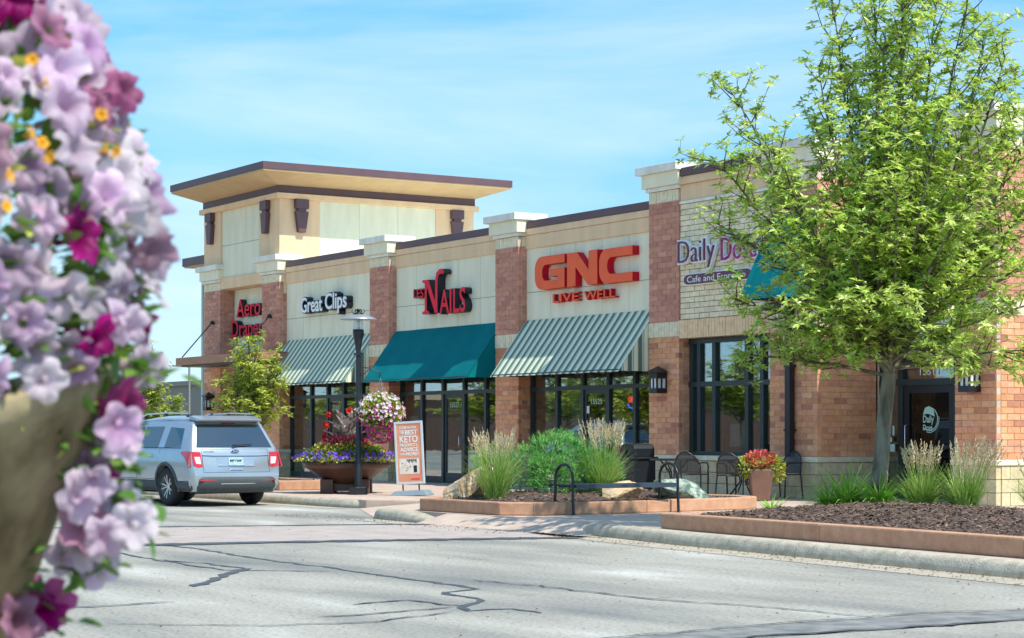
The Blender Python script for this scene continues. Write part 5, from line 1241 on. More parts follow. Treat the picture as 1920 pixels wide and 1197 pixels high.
# ------------------------------------------------------------------ the car
def build_car():
    C = empty('parked_car', (0, 0, 0), 'silver SUV parked along the kerb, seen from behind', 'car')
    def roofz(x):
        k = [(0, 1.66), (.35, 1.735), (1.0, 1.775), (2.0, 1.785), (2.8, 1.74), (3.15, 1.66), (3.5, 1.42), (3.95, 1.13), (4.5, 1.05), (4.85, .93), (5.0, .80)]
        for (a, za), (b, zb_) in zip(k, k[1:]):
            if x <= b: t = (x - a) / (b - a); return za + (zb_ - za) * t
        return .8
    xs = [0, .06, .16, .3, .55, .8, 1.1, 1.5, 2.0, 2.5, 2.85, 3.15, 3.35, 3.6, 3.95, 4.3, 4.6, 4.82, 4.95, 5.0]
    def rows(x):
        nose = max(0, (x - 4.3) / .7); tail = max(0, (.30 - x) / .30); wd = 1 - .20 * nose ** 2 - .10 * tail ** 2
        rz = roofz(x); belt = min(1.12 + .02 * (1 - x / 5), rz - .03); base = [(.30, .90), (.42, .965), (.62, .985), (.84, 1.0), (1.0, .975), (belt, .93)]
        base = [(min(z, rz - .05 + .003 * i), y) for i, (z, y) in enumerate(base)]
        g = max(0, min(1, (rz - belt) / .6)); yt = .93 - .21 * g
        up = [(belt + (rz - belt) * .78, yt + .02 * g), (belt + (rz - belt) * .92, yt - .07), (rz - .012, .45), (rz, 0)]
        return [(z, y * wd) for z, y in base + up]
    def rearx(z):  # slope of the tail
        k = [(.30, .10), (.42, .02), (.62, 0), (.84, .07), (1.0, .10), (1.14, .13), (1.50, .34), (1.62, .41), (1.72, .44), (1.8, .46)]
        for (a, xa), (b, xb) in zip(k, k[1:]):
            if z <= b: t = max(0, (z - a) / (b - a)); return xa + (xb - xa) * t
        return .46
    nr = 10; body = MB(); V = []
    for x in xs:
        rr = rows(x)
        for (z, y) in rr:
            xx = max(x, rearx(z) + x * .12) if x < .8 else x
            V.append((xx, y, z))
    L = len(V); V2 = V + [(x, -y, z) for x, y, z in V]; f = []
    for i in range(len(xs) - 1):
        for k in range(nr - 1):
            a = i * nr + k; q = (a, a + 1, a + nr + 1, a + nr); f.append(q); f.append(tuple(L + t for t in q[::-1]))
        f.append((i * nr, (i + 1) * nr, L + (i + 1) * nr, L + i * nr))
    for i in (0, len(xs) - 1):
        for k in range(nr - 2):
            a = i * nr + k; q = (a, a + 1, L + a + 1, L + a); f.append(q)
        f.append((i * nr + nr - 2, i * nr + nr - 1, L + i * nr + nr - 2))
    me = bpy.data.meshes.new('body'); me.from_pydata(V2, [], f); me.materials.append(M['silver'])
    bm = bmesh.new(); bm.from_mesh(me); bmesh.ops.remove_doubles(bm, verts=bm.verts, dist=.001); bmesh.ops.recalc_face_normals(bm, faces=bm.faces)
    for fc in bm.faces: fc.smooth = True
    bm.to_mesh(me); bm.free()
    bo = link_mesh('body', me, C)
    cl = []
    WX = (1.05, 3.91)
    def cut(ob, rad):
        cut_o = []
        for wx in WX:
            bmc = bmesh.new(); bmesh.ops.create_cone(bmc, cap_ends=True, segments=40, radius1=rad, radius2=rad, depth=2.6, matrix=Matrix.Translation((wx, 0, .38)) @ Matrix.Rotation(math.pi / 2, 4, 'X'))
            mc = bpy.data.meshes.new('c'); bmc.to_mesh(mc); bmc.free(); oc = bpy.data.objects.new('c', mc); COL.objects.link(oc); cut_o.append(oc)
            md = ob.modifiers.new('b', 'BOOLEAN'); md.operation = 'DIFFERENCE'; md.object = oc; md.solver = 'EXACT'
        dg = bpy.context.evaluated_depsgraph_get(); nm = bpy.data.meshes.new_from_object(ob.evaluated_get(dg)); ob.modifiers.clear(); ob.data = nm
        for oc in cut_o: bpy.data.objects.remove(oc)
        nm.name = ob.name
    cut(bo, .435)
    try: bo.data.set_sharp_from_angle(angle=math.radians(38))
    except Exception: pass
    # lower cladding: strip following the lower body, a few mm proud
    def side_y(z, x):
        rr = rows(x)
        for (za, ya), (zb_, yb) in zip(rr, rr[1:]):
            if z <= zb_: t = max(0, (z - za) / max(1e-5, zb_ - za)); return ya + (yb - ya) * t
        return rr[-1][1]
    def side_panel(name, pts, m, out_=.006, th=.01, parent=C, both=True, sub=6):
        for s_ in ((1, -1) if both else (1,)):
            mb = MB(); n = len(pts); P_ = []
            for i in range(n):
                (xa, za), (xb, zb_) = pts[i], pts[(i + 1) % n]
                for k in range(sub): t = k / sub; P_.append((xa + (xb - xa) * t, za + (zb_ - za) * t))
            o1 = [(x, s_ * (side_y(z, x) + out_), z) for x, z in P_]; o2 = [(x, s_ * (side_y(z, x) - th), z) for x, z in P_]; k = len(P_)
            mb.add(o1 + o2, [list(range(k))] + [(i, (i + 1) % k, k + (i + 1) % k, k + i) for i in range(k)])
            mb.build(name, m, parent)
    def arc(cx, r_, a0, a1, n=12): return [(cx + r_ * math.cos(math.radians(a0 + (a1 - a0) * i / n)), .38 + r_ * math.sin(math.radians(a0 + (a1 - a0) * i / n))) for i in range(n + 1)]
    for s_ in (1, -1):
        for (xa, xb) in ((1.53, 3.43), (.16, .57), (4.42, 4.85)):   # sill cladding between the wheels, and trim behind rear wheel
            mb = MB()
            n = 8; vs = []
            for i in range(n + 1):
                x = xa + (xb - xa) * i / n
                for (z, o) in ((.29, -.03), (.31, .012), (.42, .014), (.50, .010), (.505, -.01)): vs.append((x, s_ * (side_y(z, x) + o), z))
            mb.add(vs, [(i * 5 + k, i * 5 + k + 1, (i + 1) * 5 + k + 1, (i + 1) * 5 + k) for i in range(n) for k in range(4)], True); mb.build('side_cladding', M['cladding'], C)
        pass
        for wx in WX:
            mb = MB(); vs = []; n = 22
            for i in range(n + 1):
                a = math.radians(-12 + 204 * i / n)
                for (r_, o) in ((.43, -.02), (.425, .018), (.475, .018), (.49, .006)):
                    x = wx + r_ * math.cos(a); z = max(.28, .38 + r_ * math.sin(a)); vs.append((x, s_ * (side_y(max(z, .35), x) + o), z))
            mb.add(vs, [(i * 4 + k, i * 4 + k + 1, (i + 1) * 4 + k + 1, (i + 1) * 4 + k) for i in range(n) for k in range(3)], True); mb.build('wheel_arch_trim', M['cladding'], C)
    # inner wheel wells and underbody
    mb = MB(); mb.box(.5, 4.6, -.62, .62, .24, .5); mb.build('underbody', M['tyre'], C)
    for wx in WX:
        for s_ in (1, -1):
            mb = MB(); n = 14; vs = []
            for i in range(n + 1):
                a = math.pi * i / n
                for y in (.60, .90): vs.append((wx + .43 * math.cos(a), s_ * y, .38 + .43 * math.sin(a)))
            mb.add(vs, [(2 * i, 2 * i + 1, 2 * i + 3, 2 * i + 2) for i in range(n)] + [[2 * i for i in range(n + 1)]]); mb.build('wheel_well', M['tyre'], C)
    # side glass
    gl = M['carglass']
    side_panel('rear_quarter_window', [(.52, 1.17), (.64, 1.52), (1.22, 1.55), (1.22, 1.15)], gl)
    side_panel('rear_door_window', [(1.50, 1.15), (1.50, 1.56), (2.28, 1.56), (2.28, 1.15)], gl)
    side_panel('front_door_window', [(2.38, 1.15), (2.38, 1.56), (2.92, 1.52), (3.42, 1.20), (3.42, 1.15)], gl)
    side_panel('belt_moulding', [(.50, 1.135), (.50, 1.15), (3.5, 1.145), (3.5, 1.13)], M['black'], .008)
    for x in (1.38, 2.33, 3.42): side_panel('door_seam', [(x, .52), (x - .006, 1.14), (x + .004, 1.14), (x + .012, .52)], M['tyre'], .0015, .004)
    side_panel('door_seam', [(1.50, .52), (1.50, .53), (3.42, .53), (3.42, .52)], M['tyre'], .0015, .004)
    for x in (1.62, 2.52): side_panel('door_handle', [(x, .975), (x, 1.005), (x + .20, 1.005), (x + .20, .975)], M['chrome'], .03, .0)
    # mirrors
    for s_ in (1, -1):
        mb = MB(); mb.box(3.30, 3.42, s_ * 1.16 - .10, s_ * 1.16 + .10, 1.10, 1.26); mb.box(3.36, 3.42, min(s_ * .9, s_ * 1.08), max(s_ * .9, s_ * 1.08), 1.12, 1.17)
        mb.build('wing_mirror', M['silver'], C, bevel=.02)
    # rear
    def rp(y, z, o=.008):  # point on the tail surface
        return (rearx(z) - o, y, z)
    def rear_panel(name, pts, m, o=.008, th=.012, bevel=0, sub=4, parent=C):
        mb = MB(); n = len(pts); P_ = []
        for i in range(n):
            (ya, za), (yb, zb_) = pts[i], pts[(i + 1) % n]
            for k in range(sub): t = k / sub; P_.append((ya + (yb - ya) * t, za + (zb_ - za) * t))
        k = len(P_); mb.add([rp(y, z, o) for y, z in P_] + [rp(y, z, o - th) for y, z in P_], [list(range(k))] + [(i, (i + 1) % k, k + (i + 1) % k, k + i) for i in range(k)])
        return mb.build(name, m, parent, bevel=bevel)
    rear_panel('rear_window', [(-.80, 1.15), (-.66, 1.60), (.66, 1.60), (.80, 1.15)], gl)
    sp = MB(); sp.hexa([(.30, -.68, 1.655), (.30, .68, 1.655), (.60, .70, 1.69), (.60, -.70, 1.69), (.27, -.67, 1.70), (.27, .67, 1.70), (.62, .70, 1.775), (.62, -.70, 1.775)]); sp.build('spoiler', M['silver'], C, bevel=.012)
    rear_panel('brake_light', [(-.14, 1.612), (-.14, 1.632), (.14, 1.632), (.14, 1.612)], M['tail'], .02, .03)
    MB().tube([(.10, .05, 1.19), (.115, -.15, 1.20), (.13, -.38, 1.215)], [.018, .012, .008], 6).build('rear_wiper', M['black'], C)
    for s_ in (1, -1):
        rear_panel('tail_light', [(s_ * .88, 1.07), (s_ * .60, 1.05), (s_ * .62, .97), (s_ * .66, .80), (s_ * .88, .80)] if 0 else [(s_ * .905, 1.07), (s_ * .73, 1.06), (s_ * .71, .78), (s_ * .80, .77), (s_ * .905, .80)], M['tail'], .012)
        rear_panel('reversing_light', [(s_ * .87, .97), (s_ * .75, .97), (s_ * .735, .83), (s_ * .84, .84)], M['taillens'], .018)
        mb = MB(); pts = [(.04, .79), (.10, .76), (.20, .93), (.42, 1.03), (.44, 1.075), (.12, 1.075)]; k = len(pts)
        vs = [(max(x, rearx(z) - .008), s_ * (side_y(z, max(.30, x)) * (.985 if x < .15 else 1) + .008), z) for x, z in pts]; vs2 = [(x + .01, y - s_ * .03, z) for x, y, z in vs]
        mb.add(vs + vs2, [list(range(k))] + [(i, (i + 1) % k, k + (i + 1) % k, k + i) for i in range(k)]); mb.build('tail_light_wrap', M['tail'], C)
        rear_panel('reflector', [(s_ * .80, .505), (s_ * .80, .525), (s_ * .50, .525), (s_ * .50, .505)], M['tail'], .05, .03)
        mb = MB(); mb.lathe([(.045, 0), (.05, .005), (.05, .12), (.04, .12), (.035, .02)], (0, 0, 0), 14)
        me_ = mb.mesh('exhaust', M['chrome']); me_.transform(Matrix.Translation((.01, s_ * .62, .36)) @ Matrix.Rotation(math.pi / 2, 4, 'Y')); link_mesh('exhaust_pipe', me_, C)
    # bumper cladding
    mb = MB(); vs = []; n = 16
    prof = [(.27, .09), (.30, .02), (.40, -.035), (.54, -.04), (.575, -.015), (.58, .02)]
    for i in range(n + 1):
        u = -1 + 2 * i / n; y = .93 * u; wrap = .16 * max(0, abs(u) - .8) / .2
        for (z, x) in prof: vs.append((x + wrap * (.9 if z > .3 else 1), y * (1.0 if z > .3 else .96), z))
    k = len(prof); mb.add(vs, [(i * k + j, i * k + j + 1, (i + 1) * k + j + 1, (i + 1) * k + j) for i in range(n) for j in range(k - 1)], True); mb.build('rear_bumper', M['cladding'], C)
    rear_panel('bumper_strip', [(-.36, .44), (-.36, .455), (.36, .455), (.36, .44)], M['chrome'], .055, .03)
    mb = MB(); mb.lathe([(0, 0), (.0, 0)], seg=4) if 0 else None
    MB().hexa([(.10, -.45, .27), (.10, .45, .27), (.5, .4, .25), (.5, -.4, .25), (.10, -.55, .34), (.10, .55, .34), (.5, .5, .34), (.5, -.5, .34)]).build('skid_plate', mat('skid_plate', (.20, .17, .10), rough=.5), C, bevel=.01)
    rear_panel('tailgate_seam', [(-.70, 1.115), (-.70, 1.122), (.70, 1.122), (.70, 1.115)], M['tyre'], .001, .004)
    for s_ in (1, -1): rear_panel('tailgate_seam', [(s_ * .700, .67), (s_ * .700, 1.12), (s_ * .694, 1.12), (s_ * .694, .67)], M['tyre'], .002, .004)
    rear_panel('tailgate_seam', [(-.70, .665), (-.70, .672), (.70, .672), (.70, .665)], M['tyre'], .001, .004)
    rear_panel('tailgate_trim', [(-.70, 1.00), (-.44, .985), (.44, .985), (.70, 1.00), (.70, 1.02), (-.70, 1.02)], M['silver'], .022, .02, bevel=.004)
    rear_panel('plate_recess', [(-.38, .80), (-.40, .96), (.40, .96), (.38, .80)], M['silver'], .004, .008, bevel=.003)
    rear_panel('recess_lip', [(-.38, .785), (-.38, .80), (.38, .80), (.38, .785)], M['chrome'], .014, .01)
    npl = rear_panel('number_plate', [(-.155, .80), (-.155, .955), (.155, .955), (.155, .80)], M['plate'], .014, .01)
    R2 = Matrix.Rotation(math.radians(-90), 4, 'Z') @ RX
    letters('937 LWK', .075, .26, (rearx(.88) - .016, .13, .84), M['navy'], npl, extrude=.002, bold=.003, M4=R2, name='plate_character')
    rear_panel('plate_frame', [(-.165, .79), (-.165, .80), (.165, .80), (.165, .79)], M['black'], .016, .01)
    mb = MB(); mb.prism([(.085 * math.cos(a), .036 * math.sin(a)) for a in [6.283 * i / 20 for i in range(20)]], lambda u, v, w: (rearx(1.07) - .01 - w, u, 1.075 + v), 0, .012); bd = mb.build('badge', M['chrome'], C)
    mb = MB(); mb.prism([(.076 * math.cos(a), .029 * math.sin(a)) for a in [6.283 * i / 20 for i in range(20)]], lambda u, v, w: (rearx(1.07) - .0225 - w, u, 1.075 + v), 0, .003); mb.build('badge_face', M['blue'], bd)
    letters('Ford', .028, .10, (rearx(1.07) - .028, .05, 1.066), M['whiteface'], bd, extrude=.001, M4=R2, name='badge_letter', shear=.3)
    letters('EXPLORER', .022, .22, (rearx(1.06) - .012, .66, 1.065), M['basegrey'], C, extrude=.002, M4=R2, name='badge_letter')
    rear_panel('tailgate_handle', [(-.14, .715), (-.12, .745), (.12, .745), (.14, .715)], M['chrome'], .02, .015)
    # roof rails
    for s_ in (1, -1):
        rl = MB(); rl.tube([(.62, s_ * .66, 1.755), (.75, s_ * .67, 1.815), (1.5, s_ * .68, 1.83), (2.5, s_ * .67, 1.815), (2.75, s_ * .66, 1.75)], .017, 6)
        rl.build('roof_rail', M['chrome'], C)
        MB().box(.60, .78, s_ * .66 - .025, s_ * .66 + .025, 1.74, 1.80).box(1.6, 1.72, s_ * .68 - .02, s_ * .68 + .02, 1.76, 1.82).box(2.66, 2.8, s_ * .66 - .02, s_ * .66 + .02, 1.72, 1.78).build('rail_foot', M['black'], C, bevel=.01)
    MB().hexa([(1.0, -.02, 1.775), (1.0, .02, 1.775), (1.14, .02, 1.775), (1.14, -.02, 1.775), (1.02, -.008, 1.83), (1.02, .008, 1.83), (1.05, .008, 1.83), (1.05, -.008, 1.83)]).build('antenna', M['black'], C)
    # windscreen and lights at the front
    mb = MB(); mb.add([(3.16, -.66, 1.665), (3.16, .66, 1.665), (3.93, .80, 1.155), (3.93, -.80, 1.155)], [(0, 1, 2, 3)]); mb.build('windscreen', gl, C)
    for s_ in (1, -1): side_panel('headlight', [(4.62, .78), (4.55, .90), (4.80, .88), (4.86, .78)], M['taillens'], .01, .01, both=False) if s_ == 1 else None
    # wheels
    for wx in WX:
        for s_ in (1, -1):
            Wh = empty('wheel', (wx, s_ * .86, .38)); Wh.parent = C
            prof = [(.215, -.11), (.30, -.118), (.355, -.105), (.378, -.07), (.38, 0), (.378, .07), (.355, .105), (.30, .118), (.235, .112)]
            RM = Matrix.Rotation(math.pi / 2 * (-s_), 4, 'X')
            mb = MB(); mb.lathe(prof, seg=36, caps=False); me_ = mb.mesh('tyre', M['tyre']); me_.transform(RM); link_mesh('tyre', me_, Wh)
            mb = MB(); mb.lathe([(.235, .112), (.242, .10), (.225, .06), (.22, -.05)], seg=32, caps=False); mb.lathe([(.0, .075), (.05, .075), (.065, .05), (.0, .05)], seg=16)
            for k in range(5):
                for sg in (-1, 1):
                    a = k * 1.2566 + sg * .17; u = Vector((math.cos(a), math.sin(a), 0)); a2 = k * 1.2566 + sg * .24; e = Vector((math.cos(a2), math.sin(a2), 0)); v = Vector((-math.sin(a), math.cos(a), 0)) * .013
                    p0, p1 = u * .04, e * .232
                    mb.hexa([p0 - v + Vector((0, 0, .03)), p0 + v + Vector((0, 0, .03)), p1 + v + Vector((0, 0, .045)), p1 - v + Vector((0, 0, .045)), p0 - v + Vector((0, 0, .072)), p0 + v + Vector((0, 0, .072)), p1 + v + Vector((0, 0, .095)), p1 - v + Vector((0, 0, .095))])
            me_ = mb.mesh('rim', M['rim']); me_.transform(RM); link_mesh('rim', me_, Wh)
            mb = MB(); mb.lathe([(.0, -.02), (.22, -.02), (.22, -.03), (.0, -.03)], seg=24); mb.lathe([(0, .0), (.15, .0), (.15, .015), (0, .015)], seg=20)
            me_ = mb.mesh('brake_disc', M['tyre']); me_.transform(RM); link_mesh('brake_disc', me_, Wh)
    return C
CAR = build_car()
CAR.location = (-1.05, -8.90, 0); CAR.rotation_euler.z = math.pi + math.radians(3); CAR.scale = (1, .98, .955)
CAR2 = copy_tree(CAR); CAR2.location = (-13.2, -8.8, 0); CAR2['label'] = 'second silver SUV ahead of the first, hidden behind the petunias'

# grit and leaf litter along the gutter
mb = MB(); r = random.Random(77)
for k in range(900):
    x = r.uniform(3, 24); y0_ = -9.62 - .105 * max(0, x - 11) if x > 10.5 else -9.6; y = y0_ - abs(r.gauss(0, .35)) - .02; a = r.uniform(0, 6.28); L = r.uniform(.006, .022)
    u = Vector((math.cos(a), math.sin(a), 0)) * L; v = Vector((-math.sin(a), math.cos(a), 0)) * L * .5; c = Vector((x, y, .012))
    mb.add([c - u, c + v, c + u, c - v, c + Vector((0, 0, L * .5))], [(0, 1, 4), (1, 2, 4), (2, 3, 4), (3, 0, 4)])
for k in range(500):
    x = r.uniform(6, 24); y = r.uniform(-22, -10); a = r.uniform(0, 6.28); L = r.uniform(.006, .016)
    u = Vector((math.cos(a), math.sin(a), 0)) * L; v = Vector((-math.sin(a), math.cos(a), 0)) * L * .6; c = Vector((x, y, .012))
    mb.add([c - u, c + v, c + u, c - v, c + Vector((0, 0, L * .5))], [(0, 1, 4), (1, 2, 4), (2, 3, 4), (3, 0, 4)])
gm = mb.mesh('road_grit', M['chip']); tag(link_mesh('road_grit', gm), 'dark grit and leaf litter scattered over the road and gutter', 'grit', kind='stuff')

# ------------------------------------------------------------------ far left background
FB = empty('far_building', (-75, 20, 0), 'plain grey flat-roofed building far off at the left', 'building')
MB().box(-110, -60, 20, 40, -.05, 4.05).build('wall', M['farwall'], FB); MB().box(-110.2, -59.8, 19.8, 40.2, 4.052, 4.3).build('parapet', M['farwall'], FB)
FP = empty('light_pole', (-25.2, .95, .15), 'tall thin pale pole just left of the tower', 'pole')
MB().lathe([(.07, .15), (.06, .6), (.045, 6.3), (.045, 6.61)], (-25.2, .95, 0), 10).build('shaft', M['pole'], FP)
MB().lathe([(.13, .15), (.13, .2), (.06, .22)], (-25.2, .95, 0), 10).build('pole_base', M['pole'], FP)
q = CAM + DV * 105 + RV * ((355 - 960) / 3743 * 105)
FL = empty('street_lamp', (q.x, q.y, 0), 'distant twin-armed street lamp above the grey building', 'street lamp')
MB().tube([(q.x, q.y, 0), (q.x, q.y, 4.9)], .06, 6).build('pole', M['farwall'], FL)
a1 = q + RV * .9; a2 = q - RV * .9
MB().tube([(a2.x, a2.y, 4.95), (q.x, q.y, 4.88), (a1.x, a1.y, 5.05)], .05, 5).build('lamp_arm', M['farwall'], FL)

# trees and a low wall of shops across the car park: they show in the shop windows
q0 = T3
for i in range(9):
    c = copy_tree(T3); c.location = (-128 + i * 9.5 + R.uniform(-1, 1), -38 - R.uniform(0, 8), 0); c.scale = (3.0, 3.0, 1.45 + R.uniform(0, .4)); c.rotation_euler.z = i * 1.3
    c['label'] = 'parkway tree beyond the car park behind the camera'; c['group'] = 'trees across the car park'
SH = empty('opposite_shops', (-60, -60, 0), 'long low brick shop row across the car park, mirrored in the shop windows', 'building')
MB().box(-170, -10, -72, -58, -.05, 4.2).build('wall', M['pot'], SH); MB().box(-170.3, -9.7, -72.3, -57.7, 4.202, 4.7).build('coping', M['peach'], SH)

# ------------------------------------------------------------------ the near petunia basket
BC = CAM + DV * 2.55 + RV * (-.83) + Vector((0, 0, .03))
NB = empty('hanging_basket', BC, 'large blurred basket of lavender and magenta petunias close to the camera', 'flower basket')
mb = MB(); mb.lathe([(.0, -.36), (.04, -.35), (.315, .035), (.325, .037), (.345, .068), (.34, .078), (.31, .055), (.0, .04)], (0, 0, 0), 40)
me = mb.mesh('basket_bowl', mat('weathered_bowl', (.12, .085, .035), rough=.8, scale=9, col2=(.31, .255, .145), lo=.4, hi=.6, bump=.4, bscale=40)); me.transform(Matrix.Rotation(math.radians(7), 4, RV) @ Matrix.Rotation(math.radians(-14), 4, DV)); link_mesh('basket_bowl', me, NB, RV * .01 + Vector((0, 0, -.095)))
def petunia_mat(name, c1, c2, thr):
    m = mat(name, c1, rough=.5, trans=.6); n = m.node_tree.nodes; l = m.node_tree.links; p = n['Principled BSDF']
    t = n.new('ShaderNodeTexCoord'); ln = n.new('ShaderNodeVectorMath'); ln.operation = 'LENGTH'; l.new(t.outputs['Object'], ln.inputs[0])
    r_ = n.new('ShaderNodeValToRGB'); e = r_.color_ramp.elements; e[0].position = .0; e[0].color = (*thr, 1); e[1].position = .036; e[1].color = (*c2, 1)
    k = e.new(.008); k.color = (*c1, 1); k = e.new(.022); k.color = (*[(a + b) / 2 for a, b in zip(c1, c2)], 1)
    l.new(ln.outputs['Value'], r_.inputs[0])
    oi = n.new('ShaderNodeObjectInfo'); hs = n.new('ShaderNodeHueSaturation'); mr = n.new('ShaderNodeMapRange'); mr.inputs[3].default_value = .72; mr.inputs[4].default_value = 1.12
    l.new(oi.outputs['Random'], mr.inputs[0]); l.new(mr.outputs[0], hs.inputs['Value']); l.new(r_.outputs[0], hs.inputs['Color'])
    m2 = n.new('ShaderNodeMapRange'); m2.inputs[3].default_value = .35; m2.inputs[4].default_value = 1.15; mm = n.new('ShaderNodeMath'); mm.operation = 'MULTIPLY'; mm.inputs[1].default_value = 7.3; f2 = n.new('ShaderNodeMath'); f2.operation = 'FRACT'
    l.new(oi.outputs['Random'], mm.inputs[0]); l.new(mm.outputs[0], f2.inputs[0]); l.new(f2.outputs[0], m2.inputs[0]); l.new(m2.outputs[0], hs.inputs['Saturation'])
    l.new(hs.outputs[0], p.inputs['Base Color'])
    for x in n:
        if x.type == 'BSDF_TRANSLUCENT': l.new(hs.outputs[0], x.inputs[0])
    return m
PM = [petunia_mat('lavender_petal', (.60, .30, .62), (.92, .66, .92), (.75, .72, .35)), petunia_mat('pale_lilac_petal', (.78, .56, .78), (.97, .84, .96), (.70, .70, .40)), petunia_mat('magenta_petal', (.35, .003, .16), (.66, .02, .36), (.25, .0, .10))]
def petunia_mesh(seed, m, size=.034):
    r = random.Random(seed); seg = 40; ph = r.uniform(0, 6); vs = []; fs = []
    prof = [(.10, -1.25), (.12, -.8), (.20, -.35), (.38, -.08), (.66, .02), (.88, .0), (1.0, -.08)]
    curl = r.uniform(-.25, .55); asym = r.uniform(0, .8); aa = r.uniform(0, 6)
    for i, (q, z) in enumerate(prof):
        for k in range(seg):
            a = 6.283 * k / seg; lobe = 1 - .27 * abs(math.sin(2.5 * a + ph)) ** 4 * max(0, i - 2) / 4; ruf = (.10 * math.sin(9 * a + ph * 2) + .12 * math.sin(5 * a + ph) + .06 * math.sin(14 * a + ph * 3)) * max(0, i - 3) / 3
            fold = asym * max(0, math.cos(a - aa)) * (q ** 2)
            vs.append((q * lobe * math.cos(a) * size, q * lobe * math.sin(a) * size, (z + ruf - curl * max(0, q - .5) + fold) * size))
    for i in range(len(prof) - 1):
        for k in range(seg): fs.append((i * seg + k, i * seg + (k + 1) % seg, (i + 1) * seg + (k + 1) % seg, (i + 1) * seg + k))
    me = bpy.data.meshes.new('petunia_flower'); me.from_pydata(vs, [], fs); me.materials.append(m); me.polygons.foreach_set('use_smooth', [True] * len(fs)); me.update(); return me
PME = [[petunia_mesh(10 * c + s, PM[c]) for s in range(9)] for c in range(3)]
r = random.Random(12); n_fl = 0
def put_flower(p, nrm, c, s=1.):
    global n_fl
    o = link_mesh('petunia_flower', r.choice(PME[c]), NB, p - BC)
    q = nrm.to_track_quat('Z', 'Y').to_matrix() @ Matrix.Rotation(r.uniform(0, 6.28), 3, 'Z'); o.rotation_euler = q.to_euler(); o.scale = (s * r.uniform(.72, 1.12), s * r.uniform(.85, 1.15), s * r.uniform(.8, 1.5)); n_fl += 1
MC = CAM + DV * 2.52 + RV * (-.778) + Vector((0, 0, .225)); RAD = (.318, .30, .41)
placed = []
def local(dx, dy, dz): return RV * dx + DV * dy + Vector((0, 0, dz))
tries = 0
while n_fl < 185 and tries < 30000:
    tries += 1
    a = Vector((r.gauss(0, 1), r.gauss(0, 1), r.gauss(0, 1))).normalized()
    if a.y > .35 or a.x < -.35: continue      # camera-side and right-hand surface
    bul = 1 + .10 * mnoise.noise(a * 2.3 + Vector((4, 1, 9)))
    k = r.uniform(.93, 1.06) * bul; p = MC + local(a.x * RAD[0] * k, a.y * RAD[1] * k, a.z * RAD[2] * k)
    if p.z < BC.z + .03: continue
    if any((p - q).length < .030 for q in placed): continue
    if a.x < .15 and mnoise.noise(a * 3 + Vector((1, 5, 2))) > .05: continue
    if mnoise.noise(a * 5 + Vector((8, 5, 2))) > .22: continue
    placed.append(p)
    nr_ = (local(a.x, a.y, a.z) + Vector((0, 0, -.12)) + local(r.uniform(-.5, .5), r.uniform(-.5, .1), r.uniform(-.4, .4))).normalized()
    c = 2 if r.random() < .15 else (1 if r.random() < .62 else 0)
    put_flower(p, nr_, c, r.uniform(.85, 1.15))
# trailing stems with flowers outside the right rim of the bowl
def scr(px, py, D): return CAM + DV * D + RV * ((px - 960) / 3743 * D) + Vector((0, 0, (814 - py) / 3743 * D))
trail = [(215, 790, 0), (235, 760, 2), (190, 830, 2), (205, 860, 2), (165, 880, 0), (180, 930, 1), (225, 940, 1), (205, 985, 0), (240, 965, 1), (160, 985, 2), (150, 1010, 1), (185, 1050, 1), (130, 1040, 1),
         (85, 1150, 2), (60, 1120, 2), (95, 1130, 2), (230, 830, 1), (200, 1010, 1), (175, 1075, 1), (225, 800, 0), (255, 700, 0), (270, 690, 1), (180, 905, 0), (250, 985, 1), (185, 960, 0), (40, 1165, 2), (150, 930, 1)]
for (px, py, c) in trail:
    p = scr(px, py, 2.5 + r.uniform(-.06, .1)); put_flower(p, (local(r.uniform(0, .9), -1, r.uniform(-.5, .5))).normalized(), c, r.uniform(.85, 1.1))
def foliage_blob(name, n, fn, L, m, w=.34):
    vs = []; fs = []
    for k in range(n):
        p, d = fn(); p = p - BC; e = (d + Vector((r.uniform(-.8, .8), r.uniform(-.8, .8), r.uniform(-.5, .9)))).normalized(); l = L * r.uniform(.6, 1.3); s = e.cross(Vector((r.random() - .5, r.random() - .5, 1))).normalized() * l * w; n_ = s.cross(e).normalized() * l * .1
        b = len(vs); vs += [p, p + e * l * .35 + s + n_, p + e * l * .75 + s * .7 + n_, p + e * l, p + e * l * .75 - s * .7 + n_, p + e * l * .35 - s + n_, p + e * l * .5]
        fs += [(b, b + 1, b + 6), (b + 1, b + 2, b + 6), (b + 2, b + 3, b + 6), (b + 3, b + 4, b + 6), (b + 4, b + 5, b + 6), (b + 5, b, b + 6)]
    return rawmesh(name, [tuple(v) for v in vs], fs, m, NB, kind='stuff')
def f_in():
    while 1:
        a = Vector((r.gauss(0, 1), r.gauss(0, 1), r.gauss(0, 1))).normalized(); k = r.uniform(.72, .97); p = MC + local(a.x * RAD[0] * k, a.y * RAD[1] * k, a.z * RAD[2] * k)
        if p.z > BC.z - .04: return p, local(a.x, a.y, a.z)
foliage_blob('foliage', 3400, f_in, .035, M['greenleaf'])
foliage_blob('lime_foliage', 700, f_in, .03, M['lime'])
pts_ = [scr(px, py, 2.54) for px, py, c in trail]
def f_tr():
    p = r.choice(pts_) + Vector((r.gauss(0, .02), r.gauss(0, .02), r.gauss(0, .02))); return p, Vector((r.uniform(-1, 1), r.uniform(-1, 1), -.3)).normalized()
foliage_blob('trailing_foliage', 170, f_tr, .032, M['greenleaf'])
mb = MB()
order = [scr(255, 720, 2.52), scr(225, 800, 2.53), scr(190, 870, 2.53), scr(200, 950, 2.53), scr(175, 1040, 2.53), scr(100, 1130, 2.53), scr(60, 1160, 2.53)]
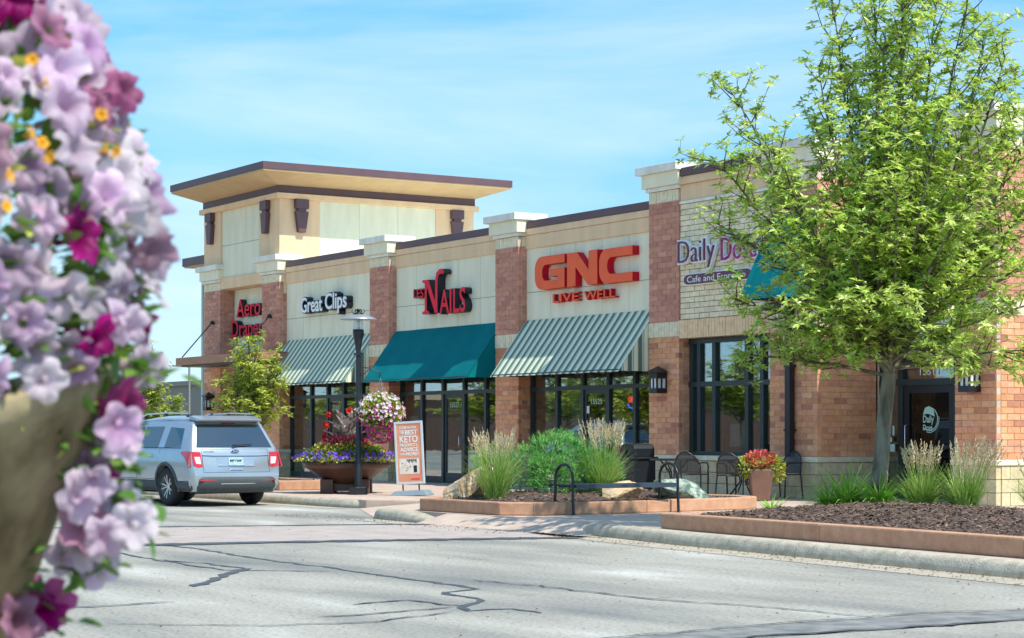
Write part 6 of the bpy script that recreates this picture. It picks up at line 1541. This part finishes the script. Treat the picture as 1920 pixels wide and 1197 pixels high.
mb.tube([p - BC for p in order], .003, 5); mb.tube([p - BC for p in (scr(240, 1060, 2.5), scr(215, 1100, 2.5), scr(215, 1100, 2.5) + Vector((0, 0, .0)))][:2], .002, 4)
for (a, b) in (((310, 262), (330, 252)), ((180, 186), (212, 192)), ((210, 700), (245, 690)), ((200, 935), (240, 928)), ((230, 730), (262, 700)), ((270, 500), (300, 498))):
    pa, pb = scr(*a, 2.45), scr(*b, 2.45); mb.tube([pa - BC, pa.lerp(pb, .5) - BC, pb - BC], [.002, .004, .0025], 6)
mb.build('stems_and_buds', M['lime'], NB, center=False)
for (px, py) in ((80, 268), (92, 295), (60, 112), (190, 215), (200, 280), (218, 285), (88, 155), (14, 388), (20, 330), (60, 250)):
    o = link_mesh('small_yellow_flower', bpy.data.meshes.get('yf') or petunia_mesh(99, M['orange'], .0085), NB, scr(px, py, 2.25) - BC); o.rotation_euler = (1.2, r.uniform(-.5, .5), r.uniform(0, 3))
# leaves sticking out at the top
def round_leaf(px, py, s, az):
    p = scr(px, py, 2.5); mb = MB(); n = 12; e = (RV * math.cos(az) + Vector((0, 0, math.sin(az)))); f_ = (RV * -math.sin(az) + Vector((0, 0, math.cos(az)))) + DV * .5
    mb.add([p - BC] + [p - BC + e * math.cos(6.283 * k / n) * s + f_ * math.sin(6.283 * k / n) * s * .62 for k in range(n)], [(0, 1 + k, 1 + (k + 1) % n) for k in range(n)], True)
    mb.build('leaf', mat('dark_round_leaf', (.06, .15, .01), rough=.6, trans=.25), NB, center=False)
round_leaf(134, 58, .018, -.4); round_leaf(201, 36, .014, 1.3); round_leaf(199, 73, .019, -.1)
mb = MB(); mb.tube([p - BC for p in (scr(95, 110, 2.52), scr(130, 70, 2.5), scr(165, 78, 2.5), scr(190, 72, 2.5), scr(201, 40, 2.5))], .0015, 5); mb.build('thin_stem', M['greenleaf'], NB, center=False)
# its hanger and post stand out of the picture to the left
HP = BC + Vector((0, 0, .66)); mb = MB()
for k in range(3):
    a = k * 2.094 + .5; mb.tube([BC + Vector((.33 * math.cos(a), .33 * math.sin(a), .08)) - BC, Vector((0, 0, .66))], .003, 4)
mb.build('hanger', M['chrome'], NB, center=False)
pq = BC - RV * .44; lamp_post(pq.x, pq.y, .0, 'black lamp post carrying the near petunia basket, outside the picture on the left', RV)
